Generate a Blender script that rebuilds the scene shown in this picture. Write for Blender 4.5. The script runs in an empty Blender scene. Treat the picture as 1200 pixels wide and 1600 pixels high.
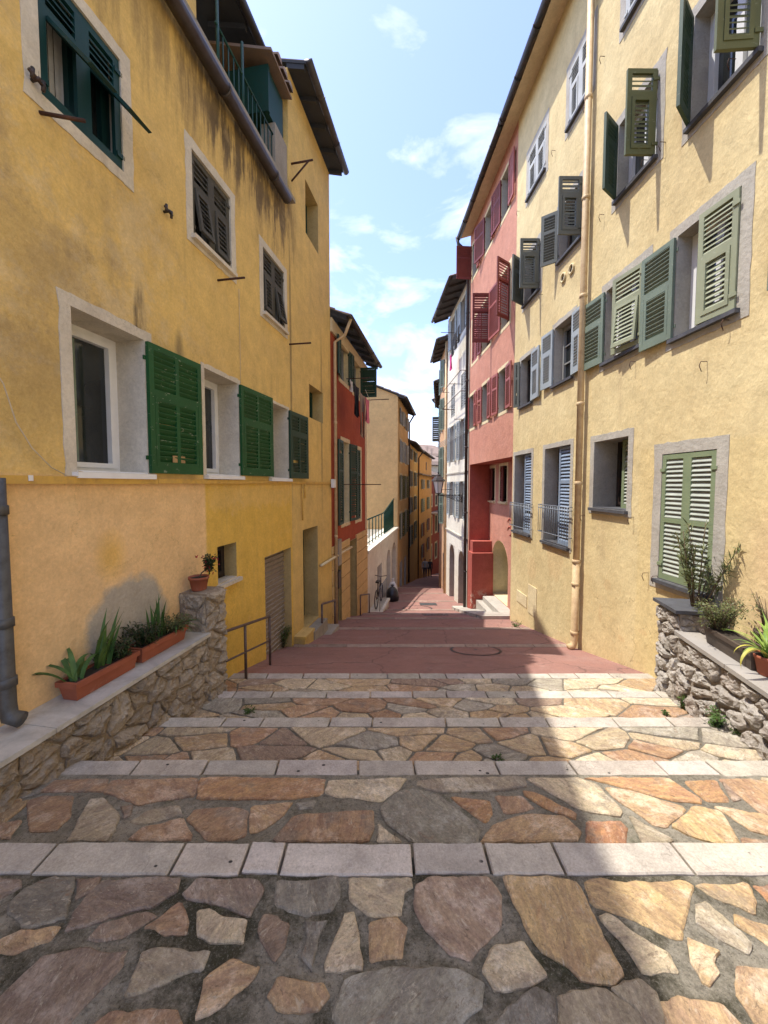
import bpy, bmesh, math, random
from mathutils import Vector, noise
random.seed(11)
SC = bpy.context.scene
COL = SC.collection
PI = math.pi; R = math.radians

# ------------------------------------------------------------------ camera
EYE = 1.6; PITCH = R(3.0); FL = 600.0; CY = 788.4
cam_d = bpy.data.cameras.new("camera"); cam = bpy.data.objects.new("camera", cam_d); COL.objects.link(cam)
cam.location = (0, 0, EYE); cam.rotation_euler = (R(90) - PITCH, 0, 0)
cam_d.sensor_fit = 'HORIZONTAL'; cam_d.sensor_width = 36; cam_d.lens = 18.0
cam_d.shift_y = -11.6 / 1200; cam_d.clip_start = 0.05; cam_d.clip_end = 5000
SC.camera = cam

# ------------------------------------------------------------------ sky, sun, exposure
SUN_TRAVEL = Vector((0.42, -0.07, -1.0)).normalized()
sun_dir = -SUN_TRAVEL
elev = math.asin(sun_dir.z); azim = math.atan2(sun_dir.x, sun_dir.y)
W = bpy.data.worlds.new("World"); SC.world = W; W.use_nodes = True
wt = W.node_tree; wn = wt.nodes; wn.clear()
out = wn.new('ShaderNodeOutputWorld'); bg = wn.new('ShaderNodeBackground')
sky = wn.new('ShaderNodeTexSky'); sky.sky_type = 'NISHITA'; sky.sun_disc = False
sky.sun_elevation = elev; sky.sun_rotation = azim; sky.air_density = 1.0; sky.dust_density = 1.2; sky.ozone_density = 1.5
bg.inputs[1].default_value = 0.15
tc = wn.new('ShaderNodeTexCoord')
mp = wn.new('ShaderNodeMapping'); mp.inputs['Scale'].default_value = (1.6, 1.2, 3.4); mp.inputs['Location'].default_value = (0.35, 0.2, 0.1)
nz = wn.new('ShaderNodeTexNoise'); nz.inputs['Scale'].default_value = 3.8; nz.inputs['Detail'].default_value = 9; nz.inputs['Roughness'].default_value = 0.58
nz.inputs['Distortion'].default_value = 0.35
wt.links.new(tc.outputs['Generated'], mp.inputs[0]); wt.links.new(mp.outputs[0], nz.inputs['Vector'])
sx = wn.new('ShaderNodeSeparateXYZ'); wt.links.new(tc.outputs['Generated'], sx.inputs[0])
# more cloud low down, thin wisps high up
lo = wn.new('ShaderNodeMapRange'); lo.inputs['From Min'].default_value = 0.0; lo.inputs['From Max'].default_value = 0.72
lo.inputs['To Min'].default_value = 0.09; lo.inputs['To Max'].default_value = -0.14
wt.links.new(sx.outputs['Z'], lo.inputs['Value'])
ad = wn.new('ShaderNodeMath'); ad.operation = 'ADD'; wt.links.new(nz.outputs['Fac'], ad.inputs[0]); wt.links.new(lo.outputs[0], ad.inputs[1])
cr = wn.new('ShaderNodeValToRGB'); cr.color_ramp.elements[0].position = 0.44; cr.color_ramp.elements[0].color = (0.06, 0.06, 0.06, 1)
cr.color_ramp.elements[1].position = 0.86; cr.color_ramp.elements[1].color = (0.92, 0.92, 0.92, 1)
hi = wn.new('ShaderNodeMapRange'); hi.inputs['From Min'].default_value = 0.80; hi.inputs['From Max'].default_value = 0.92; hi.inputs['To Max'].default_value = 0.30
wt.links.new(sx.outputs['Z'], hi.inputs['Value'])        # extra cloud bank added overhead, out of view, to lift the fill light
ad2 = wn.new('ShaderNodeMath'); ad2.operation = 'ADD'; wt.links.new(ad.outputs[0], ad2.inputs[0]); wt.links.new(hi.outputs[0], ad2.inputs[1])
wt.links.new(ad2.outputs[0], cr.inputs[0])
mx = wn.new('ShaderNodeMix'); mx.data_type = 'RGBA'
tn = wn.new('ShaderNodeMix'); tn.data_type = 'RGBA'; tn.blend_type = 'MULTIPLY'; tn.inputs[0].default_value = 1
wt.links.new(sky.outputs[0], tn.inputs[6]); tn.inputs[7].default_value = (0.66, 0.68, 0.86, 1)
wt.links.new(cr.outputs[0], mx.inputs[0]); wt.links.new(tn.outputs[2], mx.inputs[6])
mx.inputs[7].default_value = (4.1, 4.05, 4.0, 1)
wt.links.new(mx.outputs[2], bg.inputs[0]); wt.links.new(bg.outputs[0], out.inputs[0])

sl = bpy.data.lights.new("sun", 'SUN'); sl.energy = 2.0; sl.angle = R(0.6); sl.color = (1.0, 0.955, 0.88)
so = bpy.data.objects.new("sun", sl); COL.objects.link(so); so.location = (-10, 5, 30)
so.rotation_euler = SUN_TRAVEL.to_track_quat('-Z', 'Y').to_euler()
SC.view_settings.view_transform = 'Standard'; SC.view_settings.look = 'None'
SC.view_settings.gamma = 1.0; SC.view_settings.exposure = 1.75

# ------------------------------------------------------------------ photo to world helpers
def ray(px, py):
    xc = (px - 600) / FL; yc = -(py - CY) / FL
    return Vector((xc, yc * math.sin(PITCH) + math.cos(PITCH), yc * math.cos(PITCH) - math.sin(PITCH)))
def on_z(px, py, z):
    q = ray(px, py); k = (z - EYE) / q.z
    return Vector((q.x * k, q.y * k, z))

class Facade:
    """a vertical wall plane from A towards B; out points to the street"""
    def __init__(s, A, B, out_x):
        s.A = Vector((A[0], A[1])); s.B = Vector((B[0], B[1])); d = s.B - s.A; s.L = d.length; s.d = d.normalized()
        n = Vector((s.d.y, -s.d.x))
        if n.x * out_x < 0: n = -n
        s.n = n
    def P(s, a, o, z):
        return Vector((s.A.x + s.d.x * a + s.n.x * o, s.A.y + s.d.y * a + s.n.y * o, z))
    def sz(s, px, py, o=0.0):
        q = ray(px, py); c = s.n.dot(s.A) + o
        k = c / (q.x * s.n.x + q.y * s.n.y)
        p = q * k
        return (Vector((p.x, p.y)) - s.A).dot(s.d), p.z + EYE
    def sy(s, Y): return (Y - s.A.y) / s.d.y

# ------------------------------------------------------------------ object helpers
def tag(o, label=None, cat=None, group=None, kind=None):
    if label: o['label'] = label
    if cat: o['category'] = cat
    if group: o['group'] = group
    if kind: o['kind'] = kind
    return o
def thing(name, loc, label, cat, group=None):
    o = bpy.data.objects.new(name, None); COL.objects.link(o); o.location = loc; o.empty_display_size = .3
    return tag(o, label, cat, group)
def wloc(o):
    v = Vector(o.location)
    while o.parent: o = o.parent; v += Vector(o.location)
    return v

class MB:
    def __init__(s): s.v = []; s.f = []; s.c = []; s.col = None; s.sm = []
    def add(s, vs, fs, smooth=False):
        b = len(s.v); s.v += [tuple(p) for p in vs]; s.f += [tuple(b + i for i in f) for f in fs]
        s.c += [s.col] * len(vs); s.sm += [smooth] * len(fs)
    def hexa(s, p):     # 8 corners: bottom 4 loop, top 4 loop
        s.add(p, [(3, 2, 1, 0), (4, 5, 6, 7), (0, 1, 5, 4), (1, 2, 6, 5), (2, 3, 7, 6), (3, 0, 4, 7)])
    def box(s, x0, x1, y0, y1, z0, z1):
        s.hexa([(x0, y0, z0), (x1, y0, z0), (x1, y1, z0), (x0, y1, z0), (x0, y0, z1), (x1, y0, z1), (x1, y1, z1), (x0, y1, z1)])
    def fbox(s, F, a0, a1, o0, o1, z0, z1):
        P = F.P
        s.hexa([P(a0, o0, z0), P(a1, o0, z0), P(a1, o1, z0), P(a0, o1, z0), P(a0, o0, z1), P(a1, o0, z1), P(a1, o1, z1), P(a0, o1, z1)])
    def quad(s, a, b, c, d): s.add([a, b, c, d], [(0, 1, 2, 3)])
    def tube(s, pts, r, n=8, cap=True, smooth=True):
        pts = [Vector(p) for p in pts]; rr = r if isinstance(r, (list, tuple)) else [r] * len(pts)
        ring = []; up0 = None
        for i, p in enumerate(pts):
            t = (pts[min(i + 1, len(pts) - 1)] - pts[max(i - 1, 0)])
            if t.length < 1e-9: t = Vector((0, 0, 1))
            t.normalize()
            if up0 is None:
                a = Vector((0, 0, 1)) if abs(t.z) < .9 else Vector((1, 0, 0))
                up0 = a.cross(t).normalized()
            u = (up0 - t * up0.dot(t)); u = u.normalized() if u.length > 1e-6 else up0
            up0 = u; w = t.cross(u)
            ring += [p + (u * math.cos(2 * PI * k / n) + w * math.sin(2 * PI * k / n)) * rr[i] for k in range(n)]
        fs = []
        for i in range(len(pts) - 1):
            for k in range(n):
                a = i * n + k; b = i * n + (k + 1) % n
                fs.append((a, b, b + n, a + n))
        if cap: fs.append(tuple(range(n))[::-1]); fs.append(tuple(range((len(pts) - 1) * n, len(pts) * n)))
        s.add(ring, fs, smooth)
    def lathe(s, c, prof, n=16, smooth=True):   # prof: list of (r, z)
        c = Vector(c); vs = []; fs = []
        for r, z in prof:
            vs += [c + Vector((r * math.cos(2 * PI * k / n), r * math.sin(2 * PI * k / n), z)) for k in range(n)]
        for i in range(len(prof) - 1):
            for k in range(n):
                a = i * n + k; b = i * n + (k + 1) % n; fs.append((a, b, b + n, a + n))
        s.add(vs, fs, smooth)
    def build(s, name, m, parent=None, loc=None, fix=True):
        if not s.v: return None
        me = bpy.data.meshes.new(name)
        if loc is None:
            if parent is None:
                xs = [p[0] for p in s.v]; ys = [p[1] for p in s.v]; zs = [p[2] for p in s.v]
                loc = Vector(((min(xs) + max(xs)) / 2, (min(ys) + max(ys)) / 2, min(zs)))
            else: loc = wloc(parent)
        loc = Vector(loc)
        me.from_pydata([tuple(Vector(p) - loc) for p in s.v], [], s.f)
        me.polygons.foreach_set('use_smooth', s.sm)
        if any(c is not None for c in s.c):
            at = me.color_attributes.new('tint', 'FLOAT_COLOR', 'POINT')
            at.data.foreach_set('color', [x for c in s.c for x in (c or (.5, .5, .5, 1))])
        if fix:
            bm = bmesh.new(); bm.from_mesh(me); bmesh.ops.recalc_face_normals(bm, faces=bm.faces); bm.to_mesh(me); bm.free()
        me.materials.append(m)
        o = bpy.data.objects.new(name, me); COL.objects.link(o)
        if parent is not None:
            o.parent = parent; o.location = loc - wloc(parent)
        else: o.location = loc
        return o

# ------------------------------------------------------------------ materials
class NT:
    def __init__(s, name):
        s.m = bpy.data.materials.new(name); s.m.use_nodes = True; s.t = s.m.node_tree; s.t.nodes.clear()
        s.o = s.n('ShaderNodeOutputMaterial'); s.b = s.n('ShaderNodeBsdfPrincipled'); s.l(s.b.outputs[0], s.o.inputs[0])
        s.g = s.n('ShaderNodeNewGeometry'); s.pos = s.g.outputs['Position']
    def n(s, t): return s.t.nodes.new(t)
    def l(s, a, b): s.t.links.new(a, b)
    def put(s, v, sock):
        if isinstance(v, bpy.types.NodeSocket): s.l(v, sock)
        elif isinstance(v, (tuple, list)): sock.default_value = (v[0], v[1], v[2], 1) if len(sock.default_value) == 4 else v
        else: sock.default_value = v
    def noise(s, scale, detail=4, rough=.55, vec=None, dist=0, sc=None):
        x = s.n('ShaderNodeTexNoise'); x.inputs['Scale'].default_value = scale; x.inputs['Detail'].default_value = detail
        x.inputs['Roughness'].default_value = rough; x.inputs['Distortion'].default_value = dist
        v = vec or s.pos
        if sc: v = s.map(v, sc)
        s.l(v, x.inputs['Vector']); return x.outputs['Fac']
    def map(s, v, sc, rot=None):
        m = s.n('ShaderNodeMapping'); m.inputs['Scale'].default_value = sc
        if rot: m.inputs['Rotation'].default_value = rot
        s.l(v, m.inputs[0]); return m.outputs[0]
    def math(s, op, a, b=0, c=0, clamp=False):
        x = s.n('ShaderNodeMath'); x.operation = op; x.use_clamp = clamp
        s.put(a, x.inputs[0]); s.put(b, x.inputs[1]); s.put(c, x.inputs[2]); return x.outputs[0]
    def rng(s, v, a, b, c=0, d=1):
        x = s.n('ShaderNodeMapRange'); s.l(v, x.inputs[0])
        for i, q in enumerate((a, b, c, d)): x.inputs[i + 1].default_value = q
        return x.outputs[0]
    def mix(s, f, a, b, mode='MIX'):
        x = s.n('ShaderNodeMix'); x.data_type = 'RGBA'; x.blend_type = mode
        s.put(f, x.inputs[0]); s.put(a, x.inputs[6]); s.put(b, x.inputs[7]); return x.outputs[2]
    def xyz(s):
        x = s.n('ShaderNodeSeparateXYZ'); s.l(s.pos, x.inputs[0]); return x.outputs
    def bump(s, h, strength=.5, dist=.02):
        x = s.n('ShaderNodeBump'); x.inputs['Strength'].default_value = strength; x.inputs['Distance'].default_value = dist
        s.l(h, x.inputs['Height'])
        if hasattr(s, 'last'): s.l(s.last, x.inputs['Normal'])
        s.last = x.outputs[0]; s.l(x.outputs[0], s.b.inputs['Normal'])
    def fin(s, col, rough=.85, metal=0, spec=.3):
        s.put(col, s.b.inputs['Base Color']); s.put(rough, s.b.inputs['Roughness']); s.b.inputs['Metallic'].default_value = metal
        s.b.inputs['Specular IOR Level'].default_value = spec; return s.m

def stucco(name, c, c2, grain=14, bump=.6, streak=(.30, .22, .12), samt=.35, zones=None, big=.8, dist=.02, trowel=0):
    t = NT(name)
    n1 = t.rng(t.noise(big, 7, .62), .35, .66)
    col = t.mix(n1, c, c2)
    if zones: col = zones(t, col)
    n2 = t.rng(t.noise(4.5, 6, .7), .3, .7, .86, 1.1)
    col = t.mix(1.0, col, n2, 'MULTIPLY')
    st = t.noise(1.0, 5, .6, sc=(5, 5, .35)); st2 = t.noise(.6, 3)
    m = t.math('MULTIPLY', t.rng(st, .54, .78), t.rng(st2, .42, .62))
    m = t.math('MULTIPLY', m, samt)
    col = t.mix(m, col, streak)
    fine = t.rng(t.noise(38, 8, .82), .34, .66, .84, 1.10)
    col = t.mix(1.0, col, fine, 'MULTIPLY')
    # hairline chips and specks
    sp = t.noise(9, 8, .8); col = t.mix(t.math('MULTIPLY', t.rng(sp, .655, .675), .55), col, tuple(x * .5 for x in c))
    col = t.mix(t.math('MULTIPLY', t.rng(t.noise(6, 9, .8), .645, .66), .45), col, tuple(min(.8, x * 1.12 + .06) for x in c2))
    v = t.n('ShaderNodeTexVoronoi'); v.feature = 'DISTANCE_TO_EDGE'; v.inputs['Scale'].default_value = .9
    dn = t.n('ShaderNodeTexNoise'); dn.inputs['Scale'].default_value = 2.5; dn.inputs['Detail'].default_value = 8; dn.inputs['Roughness'].default_value = .65; t.l(t.pos, dn.inputs['Vector'])
    va = t.n('ShaderNodeVectorMath'); va.operation = 'MULTIPLY_ADD'; t.l(dn.outputs['Color'], va.inputs[0]); va.inputs[1].default_value = (.9, .9, .9); t.l(t.pos, va.inputs[2]); t.l(va.outputs[0], v.inputs['Vector'])
    ck = t.math('MULTIPLY', t.rng(v.outputs['Distance'], 0, .0045, 1, 0), t.rng(t.noise(.8, 2), .50, .56))
    col = t.mix(t.math('MULTIPLY', ck, .55), col, tuple(x * .35 for x in c))
    t.bump(t.noise(2.2, 4, .6), .35, .03)
    t.bump(t.noise(grain, 5, .62), bump, dist)
    if trowel: t.bump(t.noise(11, 4, .55, sc=(1, 1, .55), dist=1.2), trowel, .03)
    t.bump(t.noise(90, 3, .7), .25, .004)
    return t.fin(col, .9, 0, .15)

def paint(name, c, wear=(.5, .45, .38), amt=.5, rough=.55, sc=1.0):
    t = NT(name)
    col = t.mix(t.rng(t.noise(3 * sc, 5, .6), .3, .7), c, tuple(x * .78 for x in c))
    w = t.noise(14 * sc, 8, .75, sc=(1, 1, 2.2))
    col = t.mix(t.math('MULTIPLY', t.rng(w, .60, .645), amt), col, wear)
    col = t.mix(t.math('MULTIPLY', t.rng(t.noise(2.5, 4), .45, .8), .35), col, tuple(x * .5 for x in c))
    t.bump(t.noise(30, 5, .6, sc=(1, 1, .3)), .3, .004)
    return t.fin(col, rough, 0, .35)
def plain(name, c, rough=.7, metal=0, var=.25, spec=.3):
    t = NT(name); v = t.rng(t.noise(7, 6, .65), .3, .7, 1 - var, 1 + var * .4)
    return t.fin(t.mix(1.0, c, v, 'MULTIPLY'), rough, metal, spec)
def metal_m(name, c, rust=(.12, .05, .03), amt=.5, rough=.5, met=.3):
    t = NT(name); col = t.mix(t.math('MULTIPLY', t.rng(t.noise(9, 7, .7), .45, .65), amt), c, rust)
    t.bump(t.noise(40, 3), .2, .003)
    return t.fin(col, rough, met, .4)
def glass_m():
    t = NT('window_glass'); col = t.mix(t.rng(t.noise(1.2, 3), .4, .6), (.012, .014, .014), (.035, .04, .04))
    return t.fin(col, .06, 0, .6)

M = {}
# zone helpers for the left wall (position masks: where one render meets another)
def box_mask(t, y0, y1, z0, z1, soft=.03, wob=.06, ns=2.5):
    X = t.xyz(); w = t.math('MULTIPLY', t.math('SUBTRACT', t.noise(ns, 6, .65), .5), wob)
    y = t.math('ADD', X[1], w); z = t.math('ADD', X[2], w)
    a = t.rng(y, y0 - soft, y0 + soft); b = t.rng(y, y1 - soft, y1 + soft, 1, 0)
    c = t.rng(z, z0 - soft, z0 + soft); d = t.rng(z, z1 - soft, z1 + soft, 1, 0)
    return t.math('MULTIPLY', t.math('MULTIPLY', a, b), t.math('MULTIPLY', c, d))
def blob_mask(t, y, z, ry, rz, wob=.8, edge=(.9, 1.0), ns=3.0):
    X = t.xyz(); dy = t.math('DIVIDE', t.math('SUBTRACT', X[1], y), ry); dz = t.math('DIVIDE', t.math('SUBTRACT', X[2], z), rz)
    r = t.math('SQRT', t.math('ADD', t.math('MULTIPLY', dy, dy), t.math('MULTIPLY', dz, dz)))
    r = t.math('ADD', r, t.math('MULTIPLY', t.math('SUBTRACT', t.noise(ns, 7, .65), .5), wob))
    return t.rng(r, edge[0], edge[1], 1, 0)

def zones_left(t, col):
    # aged ochre above, rust brown clouds
    col = t.mix(t.math('MULTIPLY', t.rng(t.noise(.9, 6, .7), .5, .72), .30), col, (.40, .28, .14))
    col = t.mix(box_mask(t, -9, 4.25, -3, 1.66, .02, .02), col, (.82, .555, .27))
    col = t.mix(t.math('MULTIPLY', blob_mask(t, 3.05, 1.02, .16, .22, .5, (.3, 1.1)), .6), col, (.78, .47, .07))
    col = t.mix(box_mask(t, 4.25, 6.55, -3, 1.66, .02, .02), col, (.72, .47, .10))
    col = t.mix(t.math('MULTIPLY', box_mask(t, 4.3, 6.5, 1.3, 1.62, .06, .6, 6), .35), col, (.72, .50, .22))
    col = t.mix(blob_mask(t, 3.22, .42, .42, .40, .75, (.85, 1.05)), col, (.42, .38, .31))
    col = t.mix(t.math('MULTIPLY', blob_mask(t, 2.95, .5, 1.0, .75, .9, (.3, 1.1)), .12), col, (.5, .40, .28))
    # peeled white patch by the handrail
    col = t.mix(blob_mask(t, 4.42, .0, .035, .17, .9, (.85, .95), 12), col, (.72, .66, .55))
    # grime: under gutter, under openings, above window
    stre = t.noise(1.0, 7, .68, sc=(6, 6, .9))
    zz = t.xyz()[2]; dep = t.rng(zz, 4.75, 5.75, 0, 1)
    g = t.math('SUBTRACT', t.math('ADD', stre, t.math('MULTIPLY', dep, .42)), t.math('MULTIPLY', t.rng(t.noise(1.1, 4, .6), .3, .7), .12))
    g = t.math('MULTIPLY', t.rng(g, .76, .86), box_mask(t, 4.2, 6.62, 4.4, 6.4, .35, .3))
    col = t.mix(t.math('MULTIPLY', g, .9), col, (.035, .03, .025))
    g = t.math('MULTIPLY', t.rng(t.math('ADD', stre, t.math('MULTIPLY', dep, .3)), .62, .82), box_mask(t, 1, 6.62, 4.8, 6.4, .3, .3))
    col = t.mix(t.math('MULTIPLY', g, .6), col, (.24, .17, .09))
    g = t.math('MULTIPLY', t.rng(t.noise(1.6, 8, .72), .50, .64), box_mask(t, -3, 3.6, 1.7, 4.4, .5, 1.0))
    col = t.mix(t.math('MULTIPLY', g, .5), col, (.27, .21, .14))
    g = t.rng(t.noise(2.2, 9, .75), .50, .60)
    col = t.mix(t.math('MULTIPLY', t.math('MULTIPLY', g, box_mask(t, -3, 4.3, 1.7, 4.4, .5, 1.0)), .45), col, (.62, .50, .30))
    g = t.rng(t.noise(3.4, 8, .7), .56, .72)
    col = t.mix(t.math('MULTIPLY', g, .35), col, (.74, .55, .26))
    g = t.math('MULTIPLY', blob_mask(t, 3.42, 3.02, .07, .42, .8, (.5, 1.1), 6), t.rng(stre, .30, .5))
    col = t.mix(t.math('MULTIPLY', g, .95), col, (.06, .05, .045))
    g = t.math('MULTIPLY', blob_mask(t, 3.9, 2.95, .07, .22, .7, (.3, 1.1), 6), .6)
    col = t.mix(g, col, (.12, .10, .07))
    g = t.math('MULTIPLY', blob_mask(t, 2.55, 2.3, .42, .5, 1.2, (.3, 1.1), 2.5), .38)
    col = t.mix(g, col, (.20, .15, .09))
    g = t.math('MULTIPLY', blob_mask(t, 2.7, 3.1, .35, .35, 1.2, (.3, 1.1), 4), .38)
    col = t.mix(g, col, (.25, .19, .12))
    g = t.math('MULTIPLY', blob_mask(t, 6.58, 3.6, .05, 2.8, .6, (.4, 1.1), 4), .6)
    col = t.mix(g, col, (.10, .08, .06))
    g = t.math('MULTIPLY', blob_mask(t, 8.1, 2.9, .07, 2.0, .8, (.4, 1.1), 4), .5)
    col = t.mix(g, col, (.14, .11, .08))
    # damp base
    g = t.math('MULTIPLY', box_mask(t, 4.3, 9.5, -4, -.95, .3, .7), .35)
    col = t.mix(g, col, (.30, .22, .10))
    return col
def zones_right(t, col):
    col = t.mix(t.math('MULTIPLY', box_mask(t, -5, 3.45, -1, 1.35, .25, .5, 1.5), .8), col, (.64, .40, .27))
    col = t.mix(t.math('MULTIPLY', box_mask(t, -5, 5.0, -2, 2.05, .03, .05), .35), col, (.66, .50, .22))
    for (y, z, a, b) in ((5.6, .12, .10, .10), (5.75, -.35, .05, .16), (7.2, .2, .35, .5), (8.2, -.2, .25, .3), (5.25, -.55, .08, .05), (4.85, -.3, .1, .04), (8.9, .5, .2, .7)):
        col = t.mix(t.math('MULTIPLY', blob_mask(t, y, z, a, b, 1.0, (.75, .95), 6), .5), col, (.62, .44, .22))
    # cracks low on the wall
    v = t.n('ShaderNodeTexVoronoi'); v.feature = 'DISTANCE_TO_EDGE'; v.inputs['Scale'].default_value = 1.5
    mp = t.map(t.pos, (1, 1, .6)); 
    dn = t.n('ShaderNodeTexNoise'); dn.inputs['Scale'].default_value = 4; dn.inputs['Detail'].default_value = 5; t.l(mp, dn.inputs['Vector'])
    ad = t.n('ShaderNodeVectorMath'); ad.operation = 'MULTIPLY_ADD'; t.l(dn.outputs['Color'], ad.inputs[0]); ad.inputs[1].default_value = (.5, .5, .5); t.l(mp, ad.inputs[2])
    t.l(ad.outputs[0], v.inputs['Vector'])
    ck = t.math('MULTIPLY', t.rng(v.outputs['Distance'], 0, .006, 1, 0), box_mask(t, 3.5, 6.4, -2, .2, .2, .8))
    ck = t.math('MULTIPLY', ck, t.rng(t.noise(1.5, 3), .48, .56))
    col = t.mix(t.math('MULTIPLY', ck, .7), col, (.20, .14, .07))
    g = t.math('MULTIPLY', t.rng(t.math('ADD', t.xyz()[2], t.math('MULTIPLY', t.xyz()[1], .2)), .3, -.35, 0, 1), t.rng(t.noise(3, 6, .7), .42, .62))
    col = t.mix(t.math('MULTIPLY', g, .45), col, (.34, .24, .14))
    return col
def zones_red(t, col):
    col = t.mix(t.math('MULTIPLY', t.rng(t.noise(1.4, 7, .7), .52, .7), .35), col, (.60, .32, .24))
    return col

def zones_peel(t, col):
    return t.mix(t.math('MULTIPLY', t.rng(t.noise(2.6, 8, .72), .58, .60), t.rng(t.xyz()[2], -1.9, -2.3)), col, (.56, .40, .30))
M['left'] = stucco('ochre_stucco', (.74, .515, .17), (.66, .46, .165), 16, .45, (.26, .19, .10), .45, zones_left)
M['tower'] = M['left']
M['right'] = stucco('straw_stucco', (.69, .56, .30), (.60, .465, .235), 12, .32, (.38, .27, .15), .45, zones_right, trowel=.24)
M['red'] = stucco('pink_red_stucco', (.55, .265, .18), (.48, .22, .15), 14, .5, (.30, .09, .06), .3, zones_red)
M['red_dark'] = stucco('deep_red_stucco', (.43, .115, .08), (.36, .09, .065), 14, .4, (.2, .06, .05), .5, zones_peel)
M['redB'] = stucco('brick_red_stucco', (.40, .095, .045), (.33, .07, .035), 14, .4, (.12, .04, .02), .6)
M['cream'] = stucco('cream_stucco', (.70, .60, .42), (.62, .52, .36), 14, .4, (.35, .28, .2), .5)
M['white'] = stucco('offwhite_stucco', (.74, .70, .58), (.66, .60, .48), 14, .4, (.40, .34, .25), .6)
M['peachF'] = stucco('peach_stucco', (.68, .42, .24), (.60, .36, .2), 14, .4)
M['gable'] = stucco('sand_yellow_stucco', (.70, .47, .20), (.62, .41, .18), 14, .4, (.4, .27, .12), .35)
M['ochreH'] = stucco('amber_stucco', (.60, .36, .11), (.52, .31, .10), 14, .4)
M['orangeI'] = stucco('orange_stucco', (.62, .33, .10), (.55, .29, .09), 14, .4)
M['plinth'] = stucco('plinth_stucco', (.66, .46, .20), (.60, .41, .18), 14, .4)
M['trim_grey'] = stucco('grey_render_trim', (.46, .43, .36), (.40, .36, .30), 18, .4, (.3, .25, .18), .5)
M['trim_white'] = stucco('limewash_trim', (.66, .60, .48), (.56, .50, .40), 18, .35, (.28, .22, .15), .8)
M['trim_cream'] = stucco('cream_trim', (.72, .60, .36), (.66, .54, .32), 18, .35)
M['reveal'] = stucco('reveal_render', (.52, .48, .40), (.45, .41, .34), 18, .3)
M['reveal_o'] = stucco('ochre_reveal', (.52, .38, .16), (.46, .33, .14), 18, .3)
M['concrete'] = stucco('weathered_concrete', (.38, .34, .28), (.28, .25, .2), 18, .5)
M['green'] = paint('bright_green_paint', (.014, .088, .024), (.32, .36, .26), .8)
M['dkgreen'] = paint('dark_green_paint', (.02, .055, .03), (.12, .13, .1), .4)
M['teal'] = paint('petrol_green_paint', (.005, .045, .042), (.1, .1, .09), .15)
M['greywood'] = paint('weathered_grey_wood', (.085, .078, .058), (.17, .16, .13), .7, .8)
M['olive'] = paint('olive_green_paint', (.125, .135, .055), (.3, .3, .2), .4)
M['olive_d'] = paint('deep_green_paint', (.04, .075, .04), (.25, .25, .15), .4)
M['lightgreen'] = paint('pale_green_paint', (.32, .34, .215), (.5, .5, .4), .35)
M['seagreen'] = paint('sea_green_paint', (.18, .225, .165), (.4, .4, .32), .35)
def sage():
    t = NT('sage_green_paint_pale_slats'); at = t.n('ShaderNodeAttribute'); at.attribute_name = 'tint'
    col = t.mix(t.rng(t.noise(4, 5, .6), .3, .7), (.22, .265, .145), (.175, .215, .12)); sl_ = t.mix(t.rng(t.noise(7, 5, .6), .3, .7), (.40, .42, .35), (.30, .32, .26))
    col = t.mix(at.outputs['Fac'], col, sl_); col = t.mix(t.math('MULTIPLY', t.rng(t.noise(14, 8, .75), .62, .7), .4), col, (.3, .28, .2))
    t.bump(t.noise(30, 5), .3, .004); return t.fin(col, .6, 0, .3)
M['sagegreen'] = sage()
M['slatgrey'] = paint('slat_grey_paint', (.36, .36, .32), (.5, .48, .42), .4)
M['bluegrey'] = paint('blue_grey_paint', (.36, .40, .40), (.45, .45, .42), .3)
M['grey_sh'] = paint('grey_shutter_paint', (.13, .14, .12), (.3, .28, .22), .4)
M['white_sh'] = paint('faded_white_paint', (.50, .50, .45), (.25, .25, .2), .4)
M['blue_sh'] = paint('dusty_blue_paint', (.24, .30, .38), (.4, .4, .4), .25)
M['maroon'] = paint('maroon_paint', (.20, .04, .03), (.35, .12, .1), .35)
M['pinkred'] = paint('faded_red_paint', (.38, .11, .085), (.45, .2, .16), .3)
M['pvc'] = plain('white_window_frame', (.78, .78, .76), .35, 0, .08)
M['brownframe'] = paint('brown_window_frame', (.10, .06, .04), (.2, .15, .1), .3)
M['greyframe'] = paint('grey_window_frame', (.3, .3, .28), (.5, .5, .45), .3)
M['glass'] = glass_m()
M['curtain'] = plain('grey_curtain', (.20, .25, .20), .9)
M['curtain_w'] = plain('pale_curtain', (.55, .55, .52), .9)
M['iron'] = metal_m('dark_iron', (.03, .028, .026), (.09, .045, .03), .6)
M['rust'] = metal_m('rusty_iron', (.06, .03, .022), (.14, .06, .03), .8, .8)
M['rail'] = metal_m('brown_painted_rail', (.10, .07, .06), (.2, .15, .12), .6, .5)
M['railgrey'] = metal_m('grey_painted_rail', (.20, .22, .24), (.1, .09, .08), .4)
M['railgreen'] = metal_m('green_painted_rail', (.008, .05, .032), (.02, .03, .02), .3)
M['zinc'] = metal_m('zinc_gutter', (.085, .075, .07), (.05, .035, .03), .7, .45, .5)
M['castiron'] = metal_m('grey_cast_iron_pipe', (.10, .10, .095), (.05, .045, .04), .7, .5, .4)
M['yellowpipe'] = metal_m('straw_painted_pipe', (.56, .41, .22), (.24, .10, .05), .35, .6, 0)
M['ochreledge'] = metal_m('ochre_painted_ledge', (.62, .38, .08), (.3, .18, .07), .5, .7, 0)
M['wood'] = paint('dark_soffit_boards', (.045, .045, .045), (.09, .085, .075), .5, .8)
M['wood_l'] = paint('brown_soffit_boards', (.085, .07, .06), (.2, .17, .14), .5, .8)
M['soffit'] = stucco('soffit_render', (.66, .52, .34), (.58, .45, .28), 14, .2)
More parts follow.
